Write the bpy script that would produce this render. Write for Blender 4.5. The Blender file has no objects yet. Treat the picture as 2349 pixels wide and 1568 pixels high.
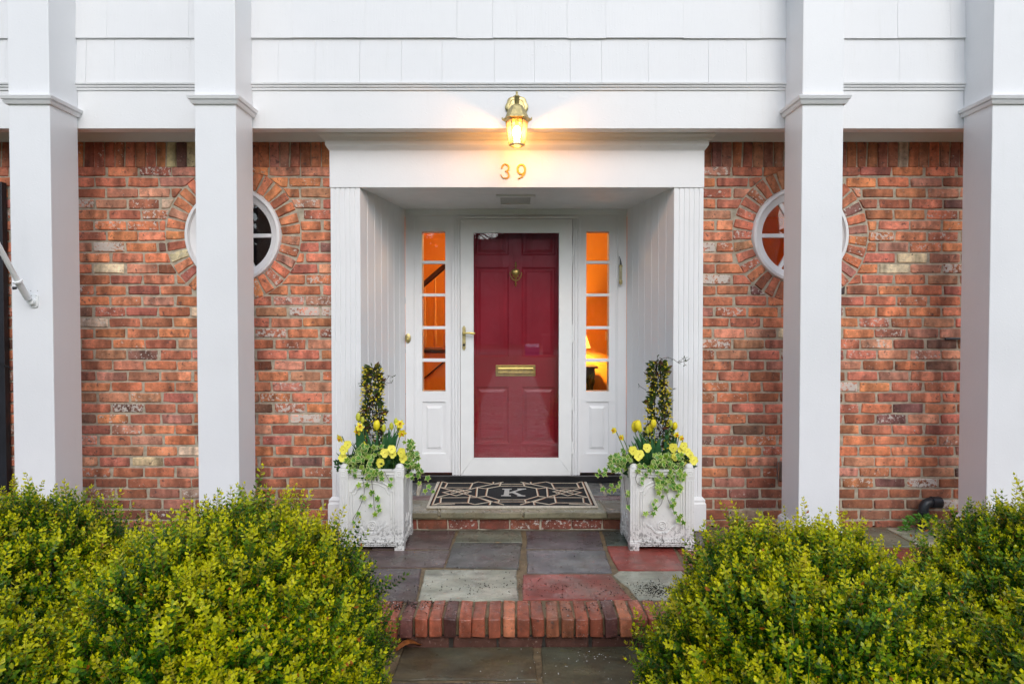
import bpy, bmesh, math, random
import numpy as np
from mathutils import Vector, Matrix
R = random.Random(39)
rad = math.radians
PI = math.pi

# ------------------------------------------------------------------ camera, sky, sun, exposure
FPX, CX, CY, W0 = 1460.0, 1177.0, 776.0, 2349.0
CAM = Vector((0.0, -4.29, 1.36)); PITCH = rad(1.2)
sc = bpy.context.scene
cam = bpy.data.cameras.new("camera"); camo = bpy.data.objects.new("camera", cam)
sc.collection.objects.link(camo); sc.camera = camo
camo.location = CAM; camo.rotation_euler = (rad(90) - PITCH, 0, 0)
cam.sensor_fit = 'HORIZONTAL'; cam.sensor_width = 36; cam.lens = 36 * FPX / W0
cam.shift_x = -2.5 / W0; cam.shift_y = -8 / W0
cam.clip_start = .05; cam.clip_end = 500

SUN_EL, SUN_AZ = rad(34), rad(168)          # the light comes from behind the camera, high and soft
world = bpy.data.worlds.new("World"); sc.world = world; world.use_nodes = True
wt = world.node_tree; wt.nodes.clear()
sky = wt.nodes.new('ShaderNodeTexSky'); sky.sky_type = 'NISHITA'; sky.sun_disc = False
sky.sun_elevation = SUN_EL; sky.sun_rotation = SUN_AZ; sky.dust_density = 1.2; sky.air_density = 1.0
hs = wt.nodes.new('ShaderNodeHueSaturation'); hs.inputs['Saturation'].default_value = .55   # overcast
bg = wt.nodes.new('ShaderNodeBackground'); bg.inputs['Strength'].default_value = .15
wo = wt.nodes.new('ShaderNodeOutputWorld')
wt.links.new(sky.outputs[0], hs.inputs['Color']); wt.links.new(hs.outputs[0], bg.inputs['Color']); wt.links.new(bg.outputs[0], wo.inputs[0])
sl = bpy.data.lights.new("sun", 'SUN'); sl.energy = .60; sl.angle = rad(40); sl.color = (1, 1, .995)
so = bpy.data.objects.new("sun", sl); sc.collection.objects.link(so)
sd = Vector((math.sin(SUN_AZ) * math.cos(SUN_EL), math.cos(SUN_AZ) * math.cos(SUN_EL), math.sin(SUN_EL)))
so.rotation_euler = (-sd).to_track_quat('-Z', 'Y').to_euler()
sc.view_settings.view_transform = 'Standard'; sc.view_settings.look = 'None'
sc.view_settings.exposure = 0.76; sc.view_settings.gamma = 1
try: sc.view_settings.use_curve_mapping = False
except Exception: pass
sc.cycles.use_denoising = True
sc.cycles.max_bounces = 12; sc.cycles.diffuse_bounces = 8; sc.cycles.glossy_bounces = 4
sc.cycles.transparent_max_bounces = 12; sc.cycles.transmission_bounces = 6
sc.cycles.caustics_reflective = False; sc.cycles.caustics_refractive = False
sc.cycles.sample_clamp_indirect = 6

# ------------------------------------------------------------------ measuring helpers
def ray(x, y):
    u = (x - CX) / FPX; v = (CY - y) / FPX
    return Vector((u, math.cos(PITCH) + v * math.sin(PITCH), -math.sin(PITCH) + v * math.cos(PITCH)))
def P(x, y, Y):                       # the point of the sight line at depth Y
    d = ray(x, y); t = (Y - CAM.y) / d.y
    p = CAM + d * t; return p
def PX(x, Y, y=745): return P(x, y, Y).x
def PZ(y, Y): return P(CX, y, Y).z
def PG(x, y, Z):                      # the point of the sight line at height Z
    d = ray(x, y); t = (Z - CAM.z) / d.z
    return CAM + d * t

# ------------------------------------------------------------------ object helpers
WPOS = {}
def wpos(o): return WPOS.get(o.name, Vector((0, 0, 0)))
def link(o, parent, loc):
    loc = Vector(loc)
    sc.collection.objects.link(o); WPOS[o.name] = loc
    if parent is not None:
        o.parent = parent; o.location = loc - wpos(parent)
    else: o.location = loc
    return o
def thing(name, label, cat, loc=(0, 0, 0), group=None):
    o = bpy.data.objects.new(name, None); o.empty_display_size = .05
    link(o, None, loc); o['label'] = label; o['category'] = cat
    if group: o['group'] = group
    return o
def tag(o, label, cat, group=None):
    o['label'] = label; o['category'] = cat
    if group: o['group'] = group
    return o
def struct(name, loc=(0, 0, 0)):
    o = bpy.data.objects.new(name, None); link(o, None, loc); o['kind'] = 'structure'; return o
def copy_tree(o, off, parent=None):
    c = o.copy(); sc.collection.objects.link(c); WPOS[c.name] = wpos(o) + off
    if parent is None: c.location = o.location + off
    else: c.parent = parent
    for ch in list(o.children): copy_tree(ch, off, c)
    return c

class MB:
    def __init__(s): s.v = []; s.f = []; s.m = []
    def add(s, vs, fs, m=0):
        b = len(s.v); s.v += [tuple(p) for p in vs]
        s.f += [tuple(b + i for i in f) for f in fs]; s.m += [m] * len(fs); return s
    def box(s, x0, x1, y0, y1, z0, z1, m=0):
        if x0 > x1: x0, x1 = x1, x0
        if y0 > y1: y0, y1 = y1, y0
        if z0 > z1: z0, z1 = z1, z0
        return s.add([(x0,y0,z0),(x1,y0,z0),(x1,y1,z0),(x0,y1,z0),(x0,y0,z1),(x1,y0,z1),(x1,y1,z1),(x0,y1,z1)],
                     [(0,3,2,1),(4,5,6,7),(0,1,5,4),(1,2,6,5),(2,3,7,6),(3,0,4,7)], m)
    def prism(s, poly, a0, a1, axis='y', m=0):
        # poly: 2D points; axis y -> (x,z), axis z -> (x,y), axis x -> (y,z)
        n = len(poly)
        area = sum(poly[i][0]*poly[(i+1) % n][1] - poly[(i+1) % n][0]*poly[i][1] for i in range(n))
        if area < 0: poly = poly[::-1]
        def q(p, a):
            return (p[0], a, p[1]) if axis == 'y' else ((p[0], p[1], a) if axis == 'z' else (a, p[0], p[1]))
        vs = [q(p, a0) for p in poly] + [q(p, a1) for p in poly]
        sides = [(i, (i+1) % n, n+(i+1) % n, n+i) for i in range(n)]
        cap0 = tuple(range(n))[::-1]; cap1 = tuple(range(n, 2*n))
        fs = [cap0, cap1] + sides
        if (axis == 'y') == (a1 > a0): fs = [tuple(reversed(f)) for f in fs]
        return s.add(vs, fs, m)
    def tube(s, pts, r, n=8, m=0, cap=True):
        pts = [Vector(p) for p in pts]; k = len(pts)
        rs = r if isinstance(r, (list, tuple)) else [r]*k
        t0 = (pts[1]-pts[0]).normalized(); up = Vector((0,0,1)) if abs(t0.z) < .9 else Vector((1,0,0))
        nrm = t0.cross(up).normalized(); vs = []
        for i, p in enumerate(pts):
            t = (pts[min(i+1,k-1)]-pts[max(i-1,0)]).normalized()
            nrm = (nrm - t*nrm.dot(t)).normalized(); b = t.cross(nrm)
            for j in range(n):
                a = 2*PI*j/n; vs.append(p + (nrm*math.cos(a)+b*math.sin(a))*rs[i])
        fs = [(i*n+j, i*n+(j+1) % n, (i+1)*n+(j+1) % n, (i+1)*n+j) for i in range(k-1) for j in range(n)]
        if cap: fs += [tuple(range(n))[::-1], tuple(range((k-1)*n, k*n))]
        return s.add(vs, fs, m)
    def lathe(s, prof, c, axis='z', n=24, m=0, rot=0, closed=False):
        # prof: (radius, height) pairs; rings about the axis through c
        c = Vector(c); vs = []
        for (r, h) in prof:
            for j in range(n):
                a = 2*PI*j/n + rot; p, q = r*math.cos(a), r*math.sin(a)
                vs.append(c + (Vector((p,q,h)) if axis == 'z' else (Vector((p,h,q)) if axis == 'y' else Vector((h,p,q)))))
        k = len(prof); fs = []
        for i in range(k if closed else k-1):
            i2 = (i+1) % k
            for j in range(n): fs.append((i*n+j, i*n+(j+1) % n, i2*n+(j+1) % n, i2*n+j))
        if not closed:
            if prof[0][0] > 1e-5: fs.append(tuple(range(n))[::-1])
            if prof[-1][0] > 1e-5: fs.append(tuple(range((k-1)*n, k*n)))
        return s.add(vs, fs, m)
    def loop(s, prof, rect, closed=True, m=0):
        # prof: (offset outward, z); rect x0,x1,y0,y1; mitred moulding round it (open at the back if not closed)
        x0,x1,y0,y1 = rect; vs = []
        for (o, z) in prof:
            if closed: vs += [(x0-o,y1+o,z),(x0-o,y0-o,z),(x1+o,y0-o,z),(x1+o,y1+o,z)]
            else: vs += [(x0-o,y1,z),(x0-o,y0-o,z),(x1+o,y0-o,z),(x1+o,y1,z)]
        fs = []
        for i in range(len(prof)-1):
            for j in range(4 if closed else 3):
                j2 = (j+1) % 4; fs.append((i*4+j, i*4+j2, (i+1)*4+j2, (i+1)*4+j))
        k = len(prof)-1
        fs += [(3,2,1,0), (k*4,k*4+1,k*4+2,k*4+3)]
        return s.add(vs, fs, m)
    def strip(s, pts, w, z0, z1, m=0):          # flat band along a ground polyline
        for a, b in zip(pts[:-1], pts[1:]):
            a, b = Vector(a[:2]), Vector(b[:2]); d = (b-a)
            if d.length < 1e-5: continue
            d.normalize(); n = Vector((-d.y, d.x))*w/2; a = a-d*w*.3; b = b+d*w*.3
            s.prism([a-n, b-n, b+n, a+n], z0, z1, 'z', m)
        return s
    def mesh(s, name, mats, smooth=False, center=True, fix=False):
        me = bpy.data.meshes.new(name); V = np.array(s.v, dtype=float)
        c = (V.min(0)+V.max(0))/2 if center else np.zeros(3)
        me.from_pydata((V-c).tolist(), [], s.f)
        for mt in (mats if isinstance(mats, (list, tuple)) else [mats]): me.materials.append(mt)
        if any(s.m): me.polygons.foreach_set('material_index', s.m)
        if fix or True:
            bm = bmesh.new(); bm.from_mesh(me); bmesh.ops.recalc_face_normals(bm, faces=bm.faces[:]); bm.to_mesh(me); bm.free()
        if smooth: me.polygons.foreach_set('use_smooth', [True]*len(me.polygons))
        me.update(); return me, Vector(c)
    def build(s, name, mats, parent=None, smooth=False, bevel=0, seg=2):
        me, c = s.mesh(name, mats, smooth is True)
        o = bpy.data.objects.new(name, me); link(o, parent, c)
        if bevel:
            b = o.modifiers.new('bevel', 'BEVEL'); b.width = bevel; b.segments = seg; b.limit_method = 'ANGLE'; b.angle_limit = rad(35)
            b.use_clamp_overlap = True
        if smooth == 'auto':
            me.polygons.foreach_set('use_smooth', [True]*len(me.polygons))
            me.set_sharp_from_angle(angle=rad(40))
        return o

# ------------------------------------------------------------------ materials
def newmat(name):
    m = bpy.data.materials.new(name); m.use_nodes = True; t = m.node_tree; t.nodes.clear()
    o = t.nodes.new('ShaderNodeOutputMaterial'); b = t.nodes.new('ShaderNodeBsdfPrincipled')
    t.links.new(b.outputs[0], o.inputs[0]); return m, t, b, o
def N(t, typ, **kw):
    n = t.nodes.new(typ)
    for k, v in kw.items(): setattr(n, k, v)
    return n
def pos(t): return N(t, 'ShaderNodeNewGeometry').outputs['Position']
def noise(t, vec, scale, detail=3, rough=.55, out=0):
    n = N(t, 'ShaderNodeTexNoise'); n.inputs['Scale'].default_value = scale; n.inputs['Detail'].default_value = detail
    n.inputs['Roughness'].default_value = rough; t.links.new(vec, n.inputs['Vector']); return n.outputs[out]
def ramp(t, fac, stops, interp='LINEAR'):
    n = N(t, 'ShaderNodeValToRGB'); n.color_ramp.interpolation = interp; e = n.color_ramp.elements
    while len(e) < len(stops): e.new(.5)
    for i, (p, c) in enumerate(stops):
        e[i].position = p; e[i].color = (c, c, c, 1) if not isinstance(c, (tuple, list)) else tuple(c)+((1,) if len(c) == 3 else ())
    t.links.new(fac, n.inputs[0]); return n.outputs[0]
def mixc(t, fac, a, b, mode='MIX'):
    n = N(t, 'ShaderNodeMix', data_type='RGBA', blend_type=mode)
    for inp, v in ((n.inputs[0], fac), (n.inputs[6], a), (n.inputs[7], b)):
        if hasattr(v, 'links'): t.links.new(v, inp)
        else: inp.default_value = v if not isinstance(v, (tuple, list)) else tuple(v)+((1,) if len(v) == 3 else ())
    return n.outputs[2]
def mth(t, op, a, b=0, clamp=False):
    n = N(t, 'ShaderNodeMath', operation=op); n.use_clamp = clamp
    for inp, v in ((n.inputs[0], a), (n.inputs[1], b)):
        if hasattr(v, 'links'): t.links.new(v, inp)
        else: inp.default_value = v
    return n.outputs[0]
def bump(t, b, h, dist=.001, strength=1):
    n = N(t, 'ShaderNodeBump'); n.inputs['Distance'].default_value = dist; n.inputs['Strength'].default_value = strength
    t.links.new(h, n.inputs['Height']); t.links.new(n.outputs[0], b.inputs['Normal'])
def vmul(t, v, s):
    n = N(t, 'ShaderNodeVectorMath', operation='MULTIPLY'); t.links.new(v, n.inputs[0]); n.inputs[1].default_value = s; return n.outputs[0]

def plain(name, col, rough=.5, metal=0, var=.12, scale=9, bmp=0, bscale=60):
    m, t, b, o = newmat(name); p = pos(t)
    n = noise(t, p, scale, 4)
    c = mixc(t, 1, (col[0], col[1], col[2]), ramp(t, n, [(.3, 1-var), (.7, 1+var*.6)]), 'MULTIPLY')
    t.links.new(c, b.inputs['Base Color']); b.inputs['Roughness'].default_value = rough; b.inputs['Metallic'].default_value = metal
    if bmp: bump(t, b, noise(t, p, bscale, 4), bmp)
    return m
def white_paint(name, col=(.85,.855,.86), grain=None, rough=.42, dirt=.35):
    m, t, b, o = newmat(name); p = pos(t)
    big = noise(t, p, 2.3, 4); fine = noise(t, p, 38, 5, .6)
    c = mixc(t, 1, col, ramp(t, big, [(.3, .955), (.7, 1.0)]), 'MULTIPLY')
    st = noise(t, vmul(t, p, (30, 30, 3)), 1, 5, .6)                      # faint runs and marks
    c = mixc(t, ramp(t, st, [(.60, 0.0), (.80, dirt*.5)]), c, (.60,.60,.56))
    c = mixc(t, ramp(t, fine, [(.70, 0.0), (.78, dirt)]), c, (.50,.50,.47))
    t.links.new(c, b.inputs['Base Color'])
    t.links.new(ramp(t, big, [(.3, rough-.07), (.7, rough+.1)]), b.inputs['Roughness'])
    h = noise(t, vmul(t, p, grain), 1, 5, .6) if grain else noise(t, p, 90, 3)
    h2 = mth(t, 'ADD', h, mth(t, 'MULTIPLY', ramp(t, noise(t, p, 55, 1), [(.66, 0), (.72, 1)]), .6))   # brush bubbles
    bump(t, b, h2, .0008 if grain else .0005)
    return m
def brick_mat(name, attr=False, wet=False, soot=0):
    m, t, b, o = newmat(name); p = pos(t)
    if attr:
        a = N(t, 'ShaderNodeAttribute'); a.attribute_name = 'tint'; col, alp = a.outputs['Color'], a.outputs['Alpha']
        a2 = N(t, 'ShaderNodeAttribute'); a2.attribute_name = 'rnd'; rnd = a2.outputs['Fac']
    else:
        a = N(t, 'ShaderNodeObjectInfo'); col, alp, rnd = a.outputs['Color'], a.outputs['Alpha'], a.outputs['Random']
    cmb = N(t, 'ShaderNodeCombineXYZ'); r9 = mth(t, 'MULTIPLY', rnd, 37)
    t.links.new(r9, cmb.inputs[0]); t.links.new(r9, cmb.inputs[1]); t.links.new(mth(t, 'MULTIPLY', rnd, 11), cmb.inputs[2])
    ad = N(t, 'ShaderNodeVectorMath', operation='ADD'); t.links.new(p, ad.inputs[0]); t.links.new(cmb.outputs[0], ad.inputs[1]); q = ad.outputs[0]
    n1 = noise(t, q, 22, 5, .65); n2 = noise(t, q, 160, 3, .6); band = noise(t, vmul(t, q, (11, 2, 2)), 1, 2)
    c = mixc(t, 1, col, ramp(t, n1, [(.28, .58), (.5, 1.02), (.72, 1.45)]), 'MULTIPLY')
    c = mixc(t, 1, c, ramp(t, band, [(.36, .58), (.5, 1.0), (.62, 1.35)]), 'MULTIPLY')
    if not wet:
        c = mixc(t, 1, c, ramp(t, noise(t, p, 1.3, 5, .6), [(.35, .92), (.65, 1.20)]), 'MULTIPLY')     # broad weathering over many bricks
        sp_ = N(t, 'ShaderNodeSeparateXYZ'); t.links.new(p, sp_.inputs[0])
        damp = mth(t, 'ADD', sp_.outputs[2], mth(t, 'MULTIPLY', noise(t, p, 3, 4), -.5))                # rising damp along the foot of the wall
        c = mixc(t, ramp(t, damp, [(.0, .55), (.22, 0)]), c, (.13,.05,.03))
    c = mixc(t, ramp(t, n2, [(.60, 0), (.74, .45)]), c, (.09,.05,.04))
    c = mixc(t, ramp(t, noise(t, q, 34, 4, .6), [(.60, 0), (.68, .75)]), c, (.075,.05,.045))
    c = mixc(t, ramp(t, noise(t, q, 70, 4, .7), [(.60, 0), (.70, .45)]), c, (.62,.44,.36))
    wn = noise(t, q, 45, 6, .72)                                            # old limewash left on some bricks
    wf = mth(t, 'GREATER_THAN', mth(t, 'ADD', wn, mth(t, 'MULTIPLY', alp, .34)), .69)
    c = mixc(t, mth(t, 'MULTIPLY', wf, .85), c, (.66,.62,.56))
    t.links.new(c, b.inputs['Base Color'])
    if wet:
        t.links.new(ramp(t, noise(t, p, 14, 3), [(.35, .18), (.65, .5)]), b.inputs['Roughness'])
    else: b.inputs['Roughness'].default_value = .82
    bump(t, b, mth(t, 'ADD', mth(t, 'MULTIPLY', n2, .5), n1), .0035 if not wet else .002, .8)
    return m
def stone_mat(name, wet=.3, green=.0):
    m, t, b, o = newmat(name); p = pos(t); a = N(t, 'ShaderNodeObjectInfo')
    q = N(t, 'ShaderNodeVectorMath', operation='ADD'); t.links.new(p, q.inputs[0]); t.links.new(a.outputs['Random'], q.inputs[1]); q = q.outputs[0]
    n1 = noise(t, vmul(t, q, (4, 9, 6)), 1, 6, .65); n2 = noise(t, q, 90, 4); n3 = noise(t, q, 6, 3)
    c = mixc(t, 1, a.outputs['Color'], ramp(t, n1, [(.3, .45), (.5, 1), (.7, 1.5)]), 'MULTIPLY')
    c = mixc(t, ramp(t, n3, [(.45, 0), (.7, .5)]), c, mixc(t, .5, a.outputs['Color'], (.15,.20,.16)))
    c = mixc(t, ramp(t, noise(t, q, 2.7, 6, .7), [(.50, 0), (.66, .55)]), c, (.085,.055,.035))
    c = mixc(t, ramp(t, n2, [(.58, 0), (.7, .4)]), c, (.035,.03,.03))
    c = mixc(t, ramp(t, noise(t, q, 17, 5, .7), [(.60, 0), (.72, green)]), c, (.13,.12,.035))
    t.links.new(c, b.inputs['Base Color'])
    t.links.new(ramp(t, noise(t, p, 7, 4), [(.35, wet*.45), (.62, wet+.22)]), b.inputs['Roughness'])
    bump(t, b, mth(t, 'ADD', noise(t, vmul(t, q, (14, 30, 20)), 1, 5), mth(t, 'MULTIPLY', n2, .3)), .003, .7)
    return m
def leaf_mat(name, attr=True, col=(.1,.2,.02), trans=.3, rough=.32, var=.25):
    m, t, b, o = newmat(name)
    if attr:
        a = N(t, 'ShaderNodeAttribute'); a.attribute_name = 'tint'; c = a.outputs['Color']
    else: c = mixc(t, 1, col, ramp(t, noise(t, pos(t), 45, 3), [(.3, 1-var), (.7, 1+var)]), 'MULTIPLY')
    t.links.new(c, b.inputs['Base Color']); b.inputs['Roughness'].default_value = rough
    b.inputs['Specular IOR Level'].default_value = .35
    tr = N(t, 'ShaderNodeBsdfTranslucent'); t.links.new(mixc(t, 1, c, (1.0, 1.0, .6), 'MULTIPLY'), tr.inputs['Color'])
    mx = N(t, 'ShaderNodeMixShader'); mx.inputs[0].default_value = trans
    t.links.new(b.outputs[0], mx.inputs[1]); t.links.new(tr.outputs[0], mx.inputs[2]); t.links.new(mx.outputs[0], o.inputs[0])
    return m
def glass_mat(name, tint=(1,1,1), ior=1.5, rough=0.0, boost=1.0, wav=0):
    m = bpy.data.materials.new(name); m.use_nodes = True; t = m.node_tree; t.nodes.clear(); o = N(t, 'ShaderNodeOutputMaterial')
    tr = N(t, 'ShaderNodeBsdfTransparent'); tr.inputs[0].default_value = tint+(1,)
    gl = N(t, 'ShaderNodeBsdfGlossy'); gl.inputs['Roughness'].default_value = rough
    if wav:
        n = N(t, 'ShaderNodeBump'); n.inputs['Distance'].default_value = wav; t.links.new(noise(t, pos(t), 5, 2), n.inputs['Height']); t.links.new(n.outputs[0], gl.inputs['Normal'])
    fr = N(t, 'ShaderNodeFresnel'); fr.inputs[0].default_value = ior
    f = mth(t, 'MULTIPLY', fr.outputs[0], boost, True); mx = N(t, 'ShaderNodeMixShader')
    t.links.new(f, mx.inputs[0]); t.links.new(tr.outputs[0], mx.inputs[1]); t.links.new(gl.outputs[0], mx.inputs[2]); t.links.new(mx.outputs[0], o.inputs[0])
    return m
def emit_mat(name, col, s):
    m = bpy.data.materials.new(name); m.use_nodes = True; t = m.node_tree; t.nodes.clear(); o = N(t, 'ShaderNodeOutputMaterial')
    e = N(t, 'ShaderNodeEmission'); e.inputs[0].default_value = col+(1,); e.inputs[1].default_value = s; t.links.new(e.outputs[0], o.inputs[0]); return m

M = {}
M['white'] = white_paint('white_paint')
M['shingle'] = white_paint('white_shingle_paint', (.82,.825,.835), (90, 90, 5), .5)
M['column'] = white_paint('white_column_paint', (.86,.865,.875), None, .38, .2)
M['storm'] = plain('white_enamel', (.86,.87,.86), .3, var=.03)
M['bead'] = plain('grey_white_paint', (.86,.86,.86), .5, var=.05)
M['brick'] = brick_mat('old_brick'); M['brick_far'] = brick_mat('old_brick_joined', attr=True)
M['brick_wet'] = brick_mat('wet_brick', wet=True)
M['mortar'] = plain('mortar', (.49,.43,.33), .9, var=.3, scale=30, bmp=.004, bscale=120)
M['mortar_wet'] = plain('wet_mortar', (.20,.145,.08), .5, var=.5, scale=16, bmp=.004, bscale=90)
M['stone'] = stone_mat('wet_flagstone', .26, .25); M['stone_path'] = stone_mat('mossy_flagstone', .42, .8)
M['brass'] = plain('brass', (.95,.76,.22), .28, .6, var=.25, scale=30)
M['brass_old'] = plain('aged_brass', (.60,.50,.24), .42, 1, var=.4, scale=40)
M['glass'] = glass_mat('clear_glass', (.94,.95,.94), 1.5, 0, 1.3, .004)
M['glass_storm'] = glass_mat('storm_glass', (.93,.91,.93), 1.5, 0, 1.7)
M['digit'] = plain('gilt_digit', (.50,.27,.04), .42, .5, var=.2, scale=60)
M['black'] = plain('black_metal', (.012,.012,.014), .5, var=.3)
M['shutter'] = plain('black_shutter_paint', (.010,.011,.016), .55, var=.3)
M['rubber'] = plain('black_sill', (.014,.014,.016), .35, var=.4)
M['pipe'] = plain('dark_grey_pipe', (.022,.028,.034), .35, var=.4)
M['steel'] = plain('grey_metal', (.45,.46,.46), .35, .8, var=.2)
M['soil'] = plain('dark_soil', (.025,.018,.012), .9, var=.6, scale=60, bmp=.01, bscale=90)
M['orange_wall'] = plain('orange_wall_paint', (.80,.31,.025), .6, var=.06, scale=2)
M['room_dark'] = plain('grey_room_paint', (.10,.10,.11), .7, var=.1)
M['wood_dark'] = plain('dark_wood', (.045,.018,.010), .3, var=.5, scale=20)
M['floor_wood'] = plain('hall_floor', (.16,.06,.02), .3, var=.4, scale=8)
M['baluster'] = plain('warm_lit_baluster', (.80,.42,.12), .45, var=.05)  # white balusters; the orange cast of the warm lamplight is put into their colour
M['door_red'] = plain('dark_red_door_paint', (.64,.042,.070), .3, var=.10, scale=4, bmp=.0006, bscale=20)
# ------------------------------------------------------------------ brickwork
def brick_mesh(L, H, D, seed, name='brick', jit=.0030):
    r = random.Random(seed); j = lambda a=1: r.uniform(-jit, jit)*a
    hx, hz = L/2, H/2; c = .0055
    o = [(-hx+c,-hz),(0,-hz),(hx-c,-hz),(hx,-hz+c),(hx,hz-c),(hx-c,hz),(0,hz),(-hx+c,hz),(-hx,hz-c),(-hx,-hz+c)]
    o = [(x+j(1.4), z+j()) for x, z in o]
    ch = .0045; f = [(x*(1-ch*1.2/hx), z*(1-ch*1.1/hz)) for x, z in o]
    tilt = r.uniform(-.002, .002); n = 10
    vs = [(x, tilt*x/hx+r.uniform(-.0008,.0008), z) for x, z in f] + [(x, ch+abs(j()), z) for x, z in o] + [(x, D, z) for x, z in o]
    mid = (0, -.0006, 0); vs.append(mid)
    fs = [(i, (i+1) % n, 3*n) for i in range(n)]
    for k in range(2): fs += [(k*n+(i+1) % n, k*n+i, (k+1)*n+i, (k+1)*n+(i+1) % n) for i in range(n)]
    me = bpy.data.meshes.new(name); me.from_pydata(vs, [], fs)
    bm = bmesh.new(); bm.from_mesh(me); bmesh.ops.recalc_face_normals(bm, faces=bm.faces[:]); bm.to_mesh(me); bm.free()
    return me
def brick_colour(r):
    t = r.random()
    if t < .34: c = (.50, .165, .098)
    elif t < .58: c = (.57, .195, .105)
    elif t < .80: c = (.53, .220, .155)
    elif t < .92: c = (.40, .130, .085)
    elif t < .965: c = (.20, .090, .072)
    elif t < .978: c = (.08, .055, .055)
    else: c = (.62, .46, .34)
    k = r.uniform(.85, 1.15); w = r.random()
    wash = 0.0 if w < .74 else (.12+.30*r.random() if w < .97 else .5+.25*r.random())
    return (c[0]*k, c[1]*k*r.uniform(.92,1.14), c[2]*k*r.uniform(.80,1.08), wash)
BL, BH, BPX, BPZ = .2030, .0600, .2177, .0724
BR = [brick_mesh(BL, BH, .05, s) for s in range(10)]
for me in BR: me.materials.append(M['brick'])
RC = {}
WINX = {'L': (536-CX)/340.3, 'R': (1834.5-CX)/340.3}; WINZ = PZ(539, 0); RIN, ROUT = .322, .453
ROW0 = PZ(392.7, 0)
def hole_wall(mb, x0, x1, z0, z1, cx, cz, r, y0, y1, m=0, n=48):
    h = r+.06
    for (a, b, c, d) in ((x0, cx-h, z0, z1), (cx+h, x1, z0, z1), (cx-h, cx+h, z0, cz-h), (cx-h, cx+h, cz+h, z1)): mb.box(a, b, y0, y1, c, d, m)
    ci, sq = [], []
    for i in range(n):
        a = 2*PI*i/n; ca, sa = math.cos(a), math.sin(a); k = h/max(abs(ca), abs(sa))
        ci.append((cx+r*ca, cz+r*sa)); sq.append((cx+k*ca, cz+k*sa))
    for y in (y0, y1):
        vs = [(p[0], y, p[1]) for p in ci+sq]
        mb.add(vs, [(i, (i+1) % n, n+(i+1) % n, n+i) for i in range(n)], m)
    mb.add([(p[0], y, p[1]) for y in (y0, y1) for p in ci], [(i, (i+1) % n, n+(i+1) % n, n+i) for i in range(n)], m)

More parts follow.
